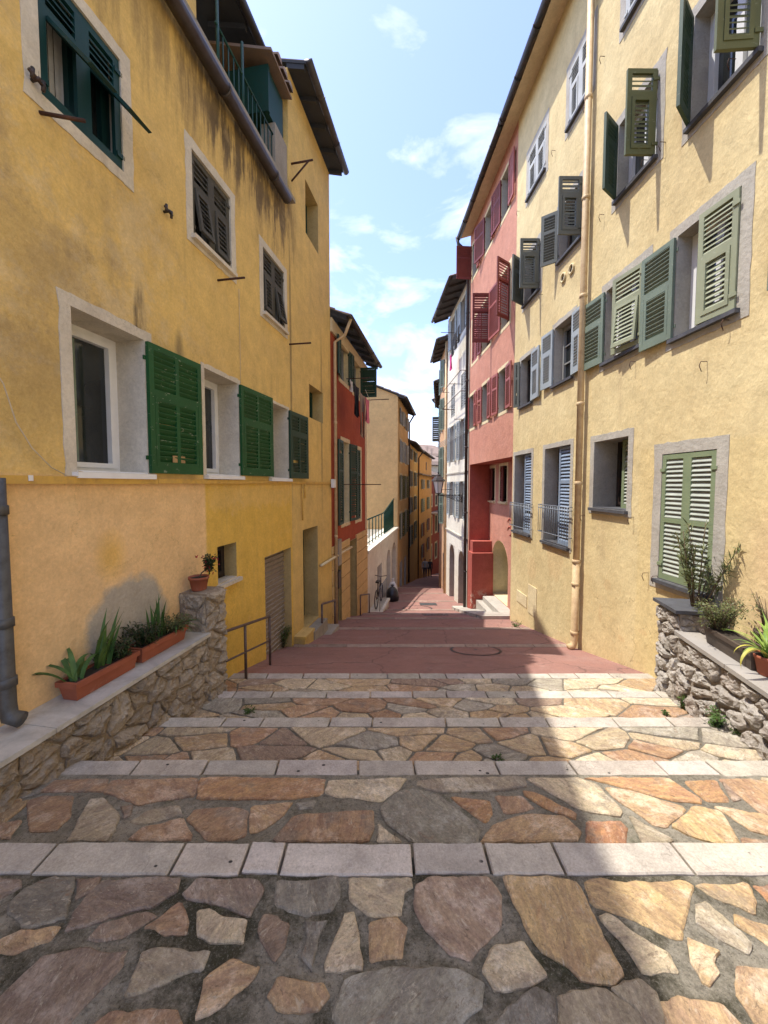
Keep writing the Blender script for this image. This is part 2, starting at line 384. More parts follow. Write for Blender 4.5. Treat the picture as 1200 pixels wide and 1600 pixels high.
M['rollshut'] = metal_m('grey_roller_slats', (.33, .28, .23), (.2, .16, .12), .5, .5, .1)
M['white_plastic'] = plain('white_plastic', (.75, .74, .7), .4, 0, .1)
M['cable'] = plain('pale_cable', (.55, .45, .3), .6)
M['blackcable'] = plain('dark_cable', (.05, .04, .035), .6)

def tile_m():
    t = NT('clay_roof_tiles'); col = t.mix(t.rng(t.noise(5, 6, .7), .3, .7), (.30, .20, .14), (.21, .165, .135))
    col = t.mix(t.math('MULTIPLY', t.rng(t.noise(2, 6), .5, .7), .6), col, (.10, .09, .075))
    t.bump(t.noise(40, 3), .4, .01); return t.fin(col, .9)
M['tiles'] = tile_m()
def terracotta():
    t = NT('terracotta'); col = t.mix(t.rng(t.noise(6, 5), .3, .7), (.33, .10, .05), (.25, .075, .04))
    col = t.mix(t.math('MULTIPLY', t.rng(t.noise(11, 7, .7), .58, .7), .4), col, (.5, .38, .3)); return t.fin(col, .75)
M['terra'] = terracotta()
M['brownplastic'] = plain('brown_plastic', (.085, .065, .05), .5)
M['soil'] = plain('soil', (.05, .04, .028), 1, 0, .5)

def rock_m(name, a, b, c, joint=False):
    t = NT(name)
    at = t.n('ShaderNodeAttribute'); at.attribute_name = 'tint'
    col = t.mix(t.rng(t.noise(9, 8, .7), .35, .65), a, b)
    col = t.mix(.55, col, at.outputs['Color'])
    col = t.mix(t.rng(t.noise(22, 8, .75), .52, .68), col, c)
    col = t.mix(t.math('MULTIPLY', t.rng(t.noise(5, 5), .55, .7), .5), col, (.10, .085, .06))
    t.bump(t.noise(14, 8, .7), .9, .06); t.bump(t.noise(60, 5, .7), .7, .012)
    return t.fin(col, .95, 0, .15)
M['rock'] = rock_m('rubble_stone', (.46, .37, .26), (.34, .265, .18), (.56, .49, .38))
M['rock_r'] = rock_m('pale_rubble_stone', (.46, .41, .34), (.32, .27, .22), (.58, .54, .47))
M['mortar_l'] = stucco('wall_mortar', (.36, .29, .20), (.26, .205, .135), 30, .9, dist=.03)
M['mortar_r'] = stucco('wall_mortar_pale', (.32, .27, .215), (.22, .18, .14), 30, .9, dist=.03)

def flag_m():
    t = NT('quartzite_flagstones')
    at = t.n('ShaderNodeAttribute'); at.attribute_name = 'tint'
    vm = t.n('ShaderNodeVectorMath'); vm.operation = 'SCALE'; t.l(at.outputs['Color'], vm.inputs[0]); vm.inputs['Scale'].default_value = 37
    va = t.n('ShaderNodeVectorMath'); t.l(vm.outputs[0], va.inputs[0]); t.l(t.pos, va.inputs[1])
    v = va.outputs[0]
    rot = t.n('ShaderNodeVectorRotate'); rot.rotation_type = 'Z_AXIS'; t.l(v, rot.inputs['Vector'])
    t.l(t.math('MULTIPLY', at.outputs['Alpha'], 6.28), rot.inputs['Angle'])
    rv = t.map(rot.outputs[0], (1, 2.3, 1))
    base = at.outputs['Color']
    n1 = t.rng(t.noise(5.5, 10, .74, vec=rv, dist=1.2), .40, .60)
    hs = t.n('ShaderNodeHueSaturation'); t.l(base, hs.inputs['Color']); hs.inputs['Value'].default_value = .70; hs.inputs['Hue'].default_value = .485; hs.inputs['Saturation'].default_value = .95
    hl = t.n('ShaderNodeHueSaturation'); t.l(base, hl.inputs['Color']); hl.inputs['Value'].default_value = 1.28; hl.inputs['Saturation'].default_value = .72
    col = t.mix(n1, hs.outputs[0], base)
    col = t.mix(t.math('MULTIPLY', t.rng(t.noise(4.0, 9, .75, vec=v), .52, .60), .7), col, hl.outputs[0])
    vein = t.noise(6, 9, .75, vec=rv, dist=1.5)
    col = t.mix(t.math('MULTIPLY', t.rng(vein, .60, .66), .38), col, (.30, .13, .055))
    col = t.mix(t.math('MULTIPLY', t.rng(t.noise(3.7, 9, .72, vec=v), .55, .62), .5), col, (.27, .235, .19))
    sp = t.noise(38, 8, .85, vec=v); col = t.mix(t.math('MULTIPLY', t.rng(sp, .57, .66), .55), col, (.09, .07, .055))
    g = t.rng(t.noise(75, 6, .85), .34, .66, .72, 1.24); col = t.mix(1.0, col, g, 'MULTIPLY')
    g = t.rng(t.noise(16, 9, .8, vec=rv, dist=.5), .36, .62, .80, 1.16); col = t.mix(1.0, col, g, 'MULTIPLY')
    col = t.mix(t.math('MULTIPLY', t.rng(t.noise(26, 9, .8, vec=rv, dist=1.0), .565, .60), .6), col, (.16, .11, .07))
    col = t.mix(t.math('MULTIPLY', t.rng(t.noise(21, 9, .8, vec=rv, dist=.7), .57, .61), .5), col, (.66, .58, .44))
    t.bump(t.noise(6, 10, .72, vec=rv, dist=.6), .95, .035)
    t.bump(t.noise(38, 7, .75), .9, .008)
    t.bump(t.noise(160, 3, .7), .3, .002)
    return t.fin(col, t.rng(t.noise(12, 4), .3, .7, .6, .85), 0, .3)
M['flag'] = flag_m()
def mortar_m():
    t = NT('paving_mortar')
    col = t.mix(t.rng(t.noise(4, 7, .7), .36, .66), (.45, .405, .32), (.30, .27, .205))
    col = t.mix(t.math('MULTIPLY', t.rng(t.noise(1.9, 8, .76), .44, .56), t.rng(t.math('ADD', blob_mask(t, 1.2, 0, .5, 9, .4, (.5, 1.2)), .25), 0, 1)), col, (.085, .078, .050))
    col = t.mix(t.math('MULTIPLY', t.rng(t.noise(2.6, 6, .7), .58, .68), .6), col, (.07, .085, .03))
    col = t.mix(t.math('MULTIPLY', t.rng(t.noise(105, 5, .85), .54, .60), .45), col, (.50, .455, .36))
    col = t.mix(t.math('MULTIPLY', t.rng(t.xyz()[1], 2.3, 2.5), .45), col, (.13, .11, .08))
    col = t.mix(t.math('MULTIPLY', t.rng(t.noise(24, 7, .8), .50, .62), .5), col, (.09, .08, .06))
    col = t.mix(t.math('MULTIPLY', t.rng(t.noise(80, 6, .85), .55, .60), .65), col, (.07, .062, .045))
    t.bump(t.noise(55, 8, .85), 1.0, .02); t.bump(t.noise(9, 6, .7), .8, .04)
    return t.fin(col, .97, 0, .1)
M['mortar'] = mortar_m()
def strip_m():
    t = NT('pale_step_stone')
    at = t.n('ShaderNodeAttribute'); at.attribute_name = 'tint'
    col = t.mix(t.rng(t.noise(3, 7, .65), .35, .65), (.55, .495, .415), (.42, .375, .31))
    col = t.mix(1, col, at.outputs['Color'], 'MULTIPLY')
    col = t.mix(t.math('MULTIPLY', t.rng(t.noise(28, 6, .8), .54, .68), .35), col, (.22, .18, .15))
    v = t.n('ShaderNodeTexVoronoi'); v.inputs['Scale'].default_value = 8.5; v.distance = 'EUCLIDEAN'; t.l(t.map(t.pos, (1, 1.4, .01)), v.inputs['Vector'])
    col = t.mix(t.math('MULTIPLY', t.rng(v.outputs['Distance'], .085, .11, 1, 0), t.rng(t.noise(2.2, 1), .5, .52)), col, (.045, .038, .035))
    vv = t.n('ShaderNodeTexVoronoi'); vv.feature = 'DISTANCE_TO_EDGE'; vv.inputs['Scale'].default_value = 2.2
    dn = t.n('ShaderNodeTexNoise'); dn.inputs['Scale'].default_value = 7; dn.inputs['Detail'].default_value = 7; t.l(t.pos, dn.inputs['Vector'])
    va = t.n('ShaderNodeVectorMath'); va.operation = 'MULTIPLY_ADD'; t.l(dn.outputs['Color'], va.inputs[0]); va.inputs[1].default_value = (.25, .25, .25); t.l(t.pos, va.inputs[2]); t.l(va.outputs[0], vv.inputs['Vector'])
    col = t.mix(t.math('MULTIPLY', t.math('MULTIPLY', t.rng(vv.outputs['Distance'], 0, .006, 1, 0), t.rng(t.noise(1.3, 2), .52, .54)), .6), col, (.14, .11, .09))
    g = t.rng(t.noise(90, 6, .85), .34, .66, .72, 1.16); col = t.mix(1.0, col, g, 'MULTIPLY'); g = t.rng(t.noise(5, 9, .8), .36, .62, .76, 1.08); col = t.mix(1.0, col, g, 'MULTIPLY')
    t.bump(t.noise(55, 6, .75), .6, .006); t.bump(t.noise(6, 4), .35, .02)
    return t.fin(col, .85, 0, .25)
M['strip'] = strip_m()
def asphalt_m():
    t = NT('red_asphalt')
    col = t.mix(t.rng(t.noise(.9, 7, .65), .35, .65), (.32, .165, .130), (.255, .138, .112))
    col = t.mix(t.math('MULTIPLY', t.rng(t.noise(2.5, 7, .7), .50, .68), .5), col, (.34, .215, .175))
    col = t.mix(t.math('MULTIPLY', t.rng(t.noise(1.3, 7, .7, sc=(.4, 2, 1)), .56, .7), .5), col, (.15, .085, .07))
    col = t.mix(t.math('MULTIPLY', t.rng(t.noise(14, 8, .85), .61, .64), .6), col, (.48, .38, .32))
    col = t.mix(t.math('MULTIPLY', t.rng(t.noise(4, 9, .8), .54, .60), .35), col, (.17, .10, .085))
    v = t.n('ShaderNodeTexVoronoi'); v.feature = 'DISTANCE_TO_EDGE'; v.inputs['Scale'].default_value = .55
    dn = t.n('ShaderNodeTexNoise'); dn.inputs['Scale'].default_value = 3; dn.inputs['Detail'].default_value = 6; t.l(t.pos, dn.inputs['Vector'])
    va = t.n('ShaderNodeVectorMath'); va.operation = 'MULTIPLY_ADD'; t.l(dn.outputs['Color'], va.inputs[0]); va.inputs[1].default_value = (.35, .35, .35); t.l(t.pos, va.inputs[2]); t.l(va.outputs[0], v.inputs['Vector'])
    col = t.mix(t.math('MULTIPLY', t.rng(v.outputs['Distance'], 0, .008, 1, 0), .6), col, (.07, .045, .04))
    g = t.rng(t.noise(190, 3, .8), .3, .7, .7, 1.22); col = t.mix(1.0, col, g, 'MULTIPLY')
    t.bump(t.noise(170, 4, .8), .8, .005); t.bump(t.noise(3, 5), .4, .03)
    return t.fin(col, .88, 0, .25)
M['asphalt'] = asphalt_m()
def marble_m():
    t = NT('veined_marble_cap')
    col = t.mix(t.rng(t.noise(2.5, 9, .7, dist=2.0), .35, .65), (.58, .555, .49), (.38, .365, .32))
    col = t.mix(t.math('MULTIPLY', t.rng(t.noise(6, 7, .7), .5, .7), .5), col, (.26, .22, .15))
    t.bump(t.noise(30, 4), .2, .004); return t.fin(col, .45, 0, .4)
M['marble'] = marble_m()
M['slate'] = plain('slate_slab', (.085, .085, .09), .6, 0, .4)
M['capwood'] = paint('weathered_pale_cap', (.34, .31, .27), (.2, .17, .14), .8, .85)
M['ground'] = plain('earth', (.22, .19, .15), 1, 0, .4)
def leaf_m(name, a, b, tr=.25):
    t = NT(name); oi = t.noise(9, 3); col = t.mix(t.rng(oi, .35, .65), a, b)
    t.b.inputs['Transmission Weight'].default_value = 0
    m = t.fin(col, .5, 0, .35)
    tl = t.n('ShaderNodeBsdfTranslucent'); t.put(col, tl.inputs[0]); ms = t.n('ShaderNodeMixShader'); ms.inputs[0].default_value = tr
    t.l(t.b.outputs[0], ms.inputs[1]); t.l(tl.outputs[0], ms.inputs[2]); t.l(ms.outputs[0], t.o.inputs[0]); return m
M['leaf'] = leaf_m('strap_leaf', (.10, .19, .045), (.05, .11, .03))
M['leaf_dark'] = leaf_m('dark_small_leaf', (.045, .075, .02), (.025, .045, .015))
M['leaf_olive'] = leaf_m('oleander_leaf', (.16, .17, .06), (.08, .10, .035))
M['leaf_lime'] = leaf_m('lime_leaf', (.32, .42, .08), (.16, .28, .06))
M['leaf_yel'] = leaf_m('yellow_leaf', (.55, .48, .08), (.45, .42, .10))
M['weed'] = leaf_m('weed_leaf', (.08, .14, .03), (.05, .09, .02))
M['stem'] = plain('plant_stem', (.14, .10, .06), .9)
M['flower'] = plain('red_petals', (.30, .01, .03), .7)

# ------------------------------------------------------------------ ground profile
STEP_Y0, STEP_D, STEP_R = 1.627, .7767, .1986
EDGE = [STEP_Y0 + i * STEP_D for i in range(5)]
PROF = [(4.734, -.794), (6.3, -1.16), (8.9, -1.66), (9.4, -1.78), (12.3, -2.57), (13.57, -2.90), (18.55, -3.52), (19.5, -3.70), (24.2, -4.72), (31, -6.1), (45, -9.1), (60, -11.6), (90, -15.0)]
def gz(y):
    if y <= PROF[0][0]:
        if y < EDGE[0]: return 0
        i = int((y - EDGE[0]) / STEP_D); f = (y - EDGE[0]) / STEP_D - i
        return -(i * STEP_R + .13 + f * (STEP_R - .13))
    for (a, za), (b, zb) in zip(PROF, PROF[1:]):
        if y <= b: return za + (zb - za) * (y - a) / (b - a)
    return PROF[-1][1]
LEFT_X = lambda y: -2.72 + .175 * y
RIGHT_X = lambda y: 3.53 - .0417 * y

# ------------------------------------------------------------------ flagstones
TANS = [(0.594, 0.430, 0.233), (0.540, 0.378, 0.195), (0.648, 0.493, 0.279), (0.529, 0.341, 0.186), (0.594, 0.473, 0.288), (0.670, 0.546, 0.344), (0.486, 0.304, 0.163)]
GREYS = [(0.454, 0.404, 0.298), (0.389, 0.347, 0.260), (0.518, 0.452, 0.326)]
PURPS = [(0.400, 0.289, 0.195), (0.432, 0.304, 0.205)]
CMAP = {'tan': (0.605, 0.420, 0.228), 'brn': (0.497, 0.326, 0.186), 'org': (0.594, 0.357, 0.167), 'yel': (0.691, 0.488, 0.237), 'crm': (0.680, 0.557, 0.353), 'gry': (0.356, 0.326, 0.246),
        'slt': (0.292, 0.263, 0.200), 'prp': (0.356, 0.268, 0.191), 'pnk': (0.508, 0.367, 0.242), 'gtn': (0.497, 0.415, 0.279), 'red': (0.508, 0.268, 0.130), 'dkb': (0.324, 0.236, 0.158)}
def warp_poly(poly, jit, step, seed):
    out = []; n = len(poly)
    for i in range(n):
        a = Vector(poly[i]); b = Vector(poly[(i + 1) % n]); L = (b - a).length; k = max(1, int(L / step))
        nrm = Vector((-(b - a).y, (b - a).x)).normalized() if L > 1e-6 else Vector((0, 0))
        for j in range(k):
            t = j / k; p = a.lerp(b, t)
            q = noise.noise(Vector((p.x * 9, p.y * 9, seed * 3.1))) * jit + noise.noise(Vector((p.x * 31, p.y * 31, seed))) * jit * .45
            out.append(p + nrm * q)
    return out
def round_poly(poly, k=.18):
    out = []; n = len(poly)
    for i in range(n):
        a = Vector(poly[i - 1]); b = Vector(poly[i]); c = Vector(poly[(i + 1) % n])
        out.append(b.lerp(a, k)); out.append(b.lerp(c, k))
    return out
def stone(mb, poly, zf, h, tint, seed, bev=.008, jit=.010, rnd=.14, step=.035, grow=1):
    c0 = sum((Vector(p) for p in poly), Vector((0, 0))) / len(poly)
    if grow != 1: poly = [c0 + (Vector(p) - c0) * grow for p in poly]
    poly = warp_poly(round_poly(poly, rnd), jit, step, seed)
    n = len(poly)
    if n < 3: return
    c = Vector((sum(p.x for p in poly) / n, sum(p.y for p in poly) / n))
    tx = random.uniform(-.012, .012); ty = random.uniform(-.008, .008)
    mb.col = (*tint, random.random())
    vs = []
    for (ins, dz) in ((0, -.02), (0, h - .006), (bev, h)):
        for p in poly:
            d = c - p; L = max(d.length, 1e-6); q = p + d / L * min(ins, L * .3)
            vs.append((q.x, q.y, zf(q.y) + dz + ((q.x - c.x) * tx + (q.y - c.y) * ty if dz > -.01 else 0)))
    fs = [tuple(range(2 * n, 3 * n))]
    for r in (0, 1):
        for i in range(n):
            j = (i + 1) % n; fs.append((r * n + i, r * n + j, (r + 1) * n + j, (r + 1) * n + i))
    mb.add(vs, fs); mb.col = None
def clip(poly, n, c):
    out = []
    for i in range(len(poly)):
        a = poly[i]; b = poly[(i + 1) % len(poly)]; da = a.dot(n) - c; db = b.dot(n) - c
        if da <= 0: out.append(a)
        if (da < 0 < db) or (db < 0 < da): out.append(a.lerp(b, da / (da - db)))
    return out
def voronoi(x0, x1, y0, y1, dx, dy, gap, jit=.42, seed=0, drop=.0):
    rnd = random.Random(seed); pts = []
    ny = max(1, round((y1 - y0) / dy)); nx = max(1, round((x1 - x0) / dx))
    for j in range(ny):
        for i in range(nx):
            if rnd.random() < drop: continue
            pts.append(Vector((x0 + (i + .5 + (.5 if j % 2 else 0) + rnd.uniform(-jit, jit)) * (x1 - x0) / nx, y0 + (j + .5 + rnd.uniform(-jit, jit)) * (y1 - y0) / ny)))
    asp = dx / dy; res = []
    for a in pts:
        poly = [Vector((x0, y0)), Vector((x1, y0)), Vector((x1, y1)), Vector((x0, y1))]
        for b in pts:
            if b is a or abs(b.x - a.x) > 4.5 * dx or abs(b.y - a.y) > 4.5 * dy: continue
            m = (a + b) / 2; d = Vector(((b.x - a.x) / asp ** 2 * 1.0, (b.y - a.y)))
            poly = clip(poly, d, d.dot(m))
            if not poly: break
        if len(poly) < 3: continue
        # inset by clipping
        c = sum(poly, Vector((0, 0))) / len(poly); ins = list(poly)
        for i in range(len(poly)):
            p = poly[i]; q = poly[(i + 1) % len(poly)]; e = q - p
            if e.length < 1e-5: continue
            nn = Vector((e.y, -e.x)).normalized()
            if nn.dot(c - p) > 0: nn = -nn
            ins = clip(ins, nn, nn.dot(p) - gap)
            if not ins: break
        if len(ins) >= 3:
            # merge near points
            q = []
            for p in ins:
                if not q or (p - q[-1]).length > .02: q.append(p)
            if len(q) >= 3: res.append(q)
    return res

Z7 = lambda p: (p[0] / 1.7143, 1060 + p[1] / 1.7143)
Z8 = lambda p: (560 + p[0] / 1.875, 1060 + p[1] / 1.875)
LAND7 = [('prp', [(0, 524), (70, 524), (58, 555), (0, 585)]), ('slt', [(64, 562), (140, 532), (195, 532), (190, 575), (176, 640), (80, 663), (20, 630), (22, 602)]),
 ('dkb', [(203, 532), (268, 532), (248, 568), (204, 588)]), ('prp', [(278, 540), (480, 536), (470, 573), (400, 610), (300, 638), (184, 672), (204, 622)]),
 ('dkb', [(240, 692), (270, 655), (390, 628), (415, 634), (330, 688), (262, 697)]), ('tan', [(0, 700), (60, 668), (160, 662), (130, 700), (40, 735), (0, 727)]),
 ('brn', [(385, 665), (480, 602), (503, 650), (498, 680), (440, 685)]), ('prp', [(492, 575), (530, 537), (688, 537), (703, 560), (665, 633), (600, 605), (505, 590)]),
 ('crm', [(532, 625), (560, 620), (600, 640), (660, 645), (648, 705), (560, 705), (527, 688)]), ('slt', [(747, 600), (742, 542), (898, 532), (908, 580), (888, 620), (820, 635)]),
 ('crm', [(937, 532), (1100, 532), (1104, 560), (1077, 570), (1073, 630), (988, 634), (942, 590)]), ('dkb', [(692, 680), (706, 632), (770, 660), (763, 720), (735, 753)]),
 ('slt', [(820, 647), (878, 647), (858, 700), (835, 783), (810, 740), (822, 700)]), ('crm', [(922, 630), (948, 630), (973, 760), (968, 780), (877, 773)]),
 ('tan', [(992, 655), (1060, 640), (1098, 665), (1080, 750), (992, 755)]), ('prp', [(-30, 880), (120, 742), (180, 724), (338, 727), (328, 770), (200, 900), (150, 960), (-60, 990)]),
 ('gtn', [(338, 848), (382, 732), (430, 714), (558, 727), (538, 778), (420, 820)]), ('tan', [(532, 903), (542, 802), (620, 748), (698, 772), (688, 800), (600, 868), (562, 888)]),
 ('tan', [(718, 850), (747, 802), (868, 812), (878, 850), (850, 888), (742, 888)]), ('brn', [(232, 940), (300, 888), (468, 884), (488, 930), (440, 990), (250, 990)])]
LAND8 = [('gry', [(-30, 872), (90, 848), (300, 857), (358, 892), (350, 960), (270, 1030), (0, 1080), (-60, 980)]),
 ('pnk', [(172, 602), (210, 587), (378, 582), (413, 640), (408, 720), (370, 768), (320, 812), (270, 803), (202, 740), (172, 680)]),
 ('yel', [(432, 582), (560, 582), (638, 600), (650, 620), (680, 690), (762, 850), (735, 878), (650, 876), (610, 838), (542, 798), (502, 740), (477, 680)]),
 ('crm', [(368, 853), (402, 782), (480, 768), (547, 865), (520, 883), (402, 912)]), ('yel', [(668, 592), (972, 597), (943, 757), (900, 743), (700, 668), (680, 650)]),
 ('crm', [(712, 702), (732, 693), (830, 752), (908, 800), (928, 848), (830, 858), (792, 800)]), ('yel', [(988, 602), (1138, 600), (1162, 650), (1157, 683), (1050, 645)]),
 ('gtn', [(987, 662), (1020, 652), (1148, 770), (1138, 803), (987, 714)]), ('yel', [(962, 753), (1058, 800), (1040, 830), (1058, 860), (1030, 898), (1002, 888), (972, 830)]),
 ('red', [(1152, 602), (1230, 600), (1240, 690)]), ('yel', [(1107, 693), (1230, 725), (1230, 800), (1107, 720)]), ('slt', [(390, 1040), (440, 952), (518, 908), (568, 932), (582, 1040)]),
 ('gtn', [(590, 930), (720, 908), (800, 962), (858, 1040), (595, 1040)]), ('gtn', [(742, 908), (828, 888), (876, 922), (886, 1030), (862, 1030), (812, 962)]),
 ('tan', [(893, 953), (950, 938), (1060, 948), (1150, 1040), (903, 1050)]), ('tan', [(1104, 833), (1230, 853), (1230, 1030), (1172, 1020), (1112, 920)])]
TR7 = [('brn', [(77, 308), (96, 278), (288, 271), (278, 303), (150, 308)]), ('brn', [(302, 278), (526, 271), (517, 317), (450, 328), (372, 341), (284, 309)]),
 ('org', [(545, 271), (866, 271), (857, 312), (770, 326), (535, 326)]), ('crm', [(884, 274), (1086, 271), (1068, 298), (1020, 331), (902, 317), (874, 308)]),
 ('tan', [(-20, 338), (58, 303), (53, 343), (-20, 380)]), ('brn', [(73, 333), (112, 321), (197, 318), (188, 373), (150, 407), (79, 411)]),
 ('gtn', [(192, 423), (242, 328), (279, 323), (321, 370), (307, 408), (290, 432), (185, 433)]), ('dkb', [(322, 346), (358, 342), (350, 368), (331, 378)]),
 ('gtn', [(348, 385), (392, 357), (476, 343), (486, 368), (372, 393)]), ('brn', [(346, 434), (383, 402), (487, 378), (514, 418), (508, 437)]),
 ('brn', [(503, 380), (522, 357), (620, 348), (664, 362), (655, 423), (620, 436), (553, 436)]), ('tan', [(673, 348), (786, 336), (757, 373), (690, 416), (668, 416)]),
 ('brn', [(736, 438), (792, 368), (997, 358), (997, 400), (982, 440)]), ('crm', [(1012, 390), (1078, 440), (1011, 440)]), ('gry', [(793, 336), (847, 328), (838, 350), (802, 353)]),
 ('brn', [(-20, 396), (57, 383), (28, 433), (-20, 433)])]
TR8 = [('gry', [(68, 385), (112, 342), (160, 328), (240, 348), (352, 440), (352, 458), (336, 484), (163, 484), (93, 430)]), ('gtn', [(178, 302), (260, 295), (478, 295), (486, 318), (430, 332), (250, 337), (174, 317)]),
 ('org', [(268, 348), (388, 362), (392, 399), (370, 422), (332, 399)]), ('brn', [(402, 348), (478, 348), (516, 384), (430, 397)]), ('org', [(484, 333), (520, 338), (633, 396), (632, 413), (560, 388), (492, 346)]),
 ('crm', [(496, 297), (638, 293), (698, 317), (767, 390), (761, 407), (640, 382), (562, 338)]), ('tan', [(360, 484), (402, 432), (490, 402), (598, 407), (647, 450), (636, 478)]),
 ('red', [(672, 422), (768, 420), (787, 441), (782, 487), (671, 487)]), ('org', [(664, 295), (908, 293), (996, 355), (996, 367), (920, 360), (762, 318)]), ('tan', [(724, 323), (800, 332), (955, 381), (898, 437), (860, 427), (742, 346)]),
 ('gtn', [(793, 404), (924, 478), (900, 488), (832, 488)]), ('yel', [(918, 435), (980, 378), (1058, 392), (1115, 487), (1050, 488), (962, 458)]), ('org', [(953, 303), (1048, 301), (1086, 362), (1022, 362)]),
 ('yel', [(1084, 302), (1260, 297), (1260, 395), (1140, 338)]), ('tan', [(1044, 378), (1260, 412), (1260, 480), (1150, 448), (1082, 402)]), ('pnk', [(1064, 303), (1125, 357), (1097, 362)]), ('brn', [(1122, 472), (1260, 482), (1260, 489), (1132, 489)])]

mort = MB(); flags = MB(); strips = MB()
# landing and treads (mortar beds)
XW0, XW1 = -4.2, 5.2
def sheet(mb, x0, x1, ys, zf, dz=0):
    vs = []; 
    for y in ys: vs += [(x0(y), y, zf(y) + dz), (x1(y), y, zf(y) + dz)]
    mb.add(vs, [(2 * i, 2 * i + 1, 2 * i + 3, 2 * i + 2) for i in range(len(ys) - 1)])
mort.box(XW0, XW1, -6, EDGE[0] - .13, -.5, 0)
for i in range(4):
    y0, y1 = EDGE[i], EDGE[i + 1] - .125
    z0 = -(i * STEP_R + .13); z1 = -((i + 1) * STEP_R) + .125 * (STEP_R - .13) / STEP_D
    mort.hexa([(XW0, y0 - .15, -2.2), (XW1, y0 - .15, -2.2), (XW1, y1, -2.2), (XW0, y1, -2.2), (XW0, y0 - .15, z0 + .012), (XW1, y0 - .15, z0 + .012), (XW1, y1, z1), (XW0, y1, z1)])
zl = lambda y: 0.0
def zt(i): return lambda y: -(i * STEP_R + .13) - (y - EDGE[i]) / STEP_D * (STEP_R - .13)
k = 0
for src, Z in ((LAND7, Z7), (LAND8, Z8)):
    for cn, pl in src:
        pts = []
        for p in pl:
            w = on_z(*Z(p), .008); w.y = min(w.y, EDGE[0] - .15); pts.append(Vector((w.x, w.y)))
        k += 1; cc = CMAP[cn]; f = random.uniform(.92, 1.08)
        stone(flags, pts, zl, .008 + (k % 5) * .0012, tuple(c * f for c in cc), k, jit=.014, rnd=.06, step=.02, grow=1.065)
def on_tread(px, py, i):
    q = ray(px, py); k = 1.0
    zf = zt(i); lo_, hi_ = .2, 12.0
    for _ in range(50):
        k = (lo_ + hi_) / 2; p = q * k
        if p.z + EYE > zf(p.y): lo_ = k
        else: hi_ = k
    return Vector((p.x, p.y))
for src, Z in ((TR7, Z7), (TR8, Z8)):
    for cn, pl in src:
        pts = [on_tread(*Z(p), 0) for p in pl]
        for p in pts:
            p.y = min(p.y, EDGE[1] - .14)
            if Z is None: pass
        k += 1; cc = CMAP[cn]; f = random.uniform(.92, 1.08)
        stone(flags, pts, zt(0), .008 + (k % 5) * .0012, tuple(c * f for c in cc), k, jit=.011, rnd=.07, step=.022, grow=1.05)
def rcol(side):
    r = random.random(); c = random.choice(TANS) if r < .74 else (random.choice(GREYS) if r < .93 else random.choice(PURPS))
    f = random.uniform(.9, 1.1); return tuple(x * f for x in c)
for (x0, x1, y0, y1, i, dx, dy, gap, sd) in ((XW0, XW1, -5.5, .93, -1, .42, .36, .035, 3), (XW0, -1.9, 1.0, 1.45, -1, .34, .25, .03, 31), (1.8, XW1, 1.0, 1.45, -1, .34, .25, .03, 32),
        (XW0, -1.95, EDGE[0] + .02, EDGE[1] - .15, 0, .36, .22, .018, 4), (2.0, XW1, EDGE[0] + .02, EDGE[1] - .15, 0, .36, .22, .018, 5),
        (-2.9, 3.6, EDGE[1] + .01, EDGE[2] - .145, 1, .30, .17, .009, 6), (-2.6, 3.6, EDGE[2] + .01, EDGE[3] - .145, 2, .32, .17, .008, 7), (-2.3, 3.6, EDGE[3] + .01, EDGE[4] - .145, 3, .36, .19, .008, 9)):
    zf = zl if i < 0 else zt(i)
    for poly in voronoi(x0, x1, y0, y1, dx, dy, gap, .5, seed=sd, drop=.28 if i > 0 else .1):
        k += 1; stone(flags, poly, zf, .008 + (k % 5) * .001, rcol(0), k, jit=.011, rnd=.05, step=.025)
# nosing strips
ends = [(XW0, XW1), (-2.62, 4.0), (-2.4, 3.9), (-2.25, 3.5), (-2.0, 3.4)]
def blocks_from(xs, i):
    for a, b in zip(xs, xs[1:]):
        g = .006; w = .137 + random.uniform(-.006, .006); y1 = EDGE[i] + random.uniform(-.004, .004); z = -i * STEP_R + random.uniform(-.002, .003)
        t = random.uniform(.88, 1.14); strips.col = (t, t * random.uniform(.96, 1.0), t * random.uniform(.93, 1.0), 1)
        n = 6; e = .006; vs = []; sk = random.uniform(-.02, .02)
        ax, bx = a + g, b - g
        rows = []
        for (ins, dz) in ((0, -.14), (0, .006), (e, .012)):
            ring = []
            for j in range(n + 1): ring.append(((ax + ins) + (bx - ax - 2 * ins) * j / n + .010 * math.sin(i * 2.1), y1 - w + ins + noise.noise(Vector((ax + j * .7, i, 1))) * .012, z + dz))
            for j in range(n, -1, -1): ring.append(((ax + ins) + (bx - ax - 2 * ins) * j / n, y1 - ins + noise.noise(Vector((ax + j * .7, i, 5))) * .010, z + dz))
            rows.append(ring)
        m = len(rows[0]); vs = rows[0] + rows[1] + rows[2]; fs = [tuple(range(2 * m, 3 * m))]
        for r in (0, 1):
            for q in range(m): fs.append((r * m + q, r * m + (q + 1) % m, (r + 1) * m + (q + 1) % m, (r + 1) * m + q))
        strips.add(vs, fs)
xs0 = [XW0, -3.4, -2.75, -2.1] + [on_z(p, 1342, 0).x for p in (72, 278, 384, 442, 645, 761, 872, 1066)] + [1.95, 2.6, 3.3, 4.1, XW1]
blocks_from(xs0, 0)
for i in range(1, 5):
    a, b = ends[i]; xs = [a]
    while xs[-1] < b - .3: xs.append(xs[-1] + random.uniform(.28, .62))
    xs[-1] = b; blocks_from(xs, i)
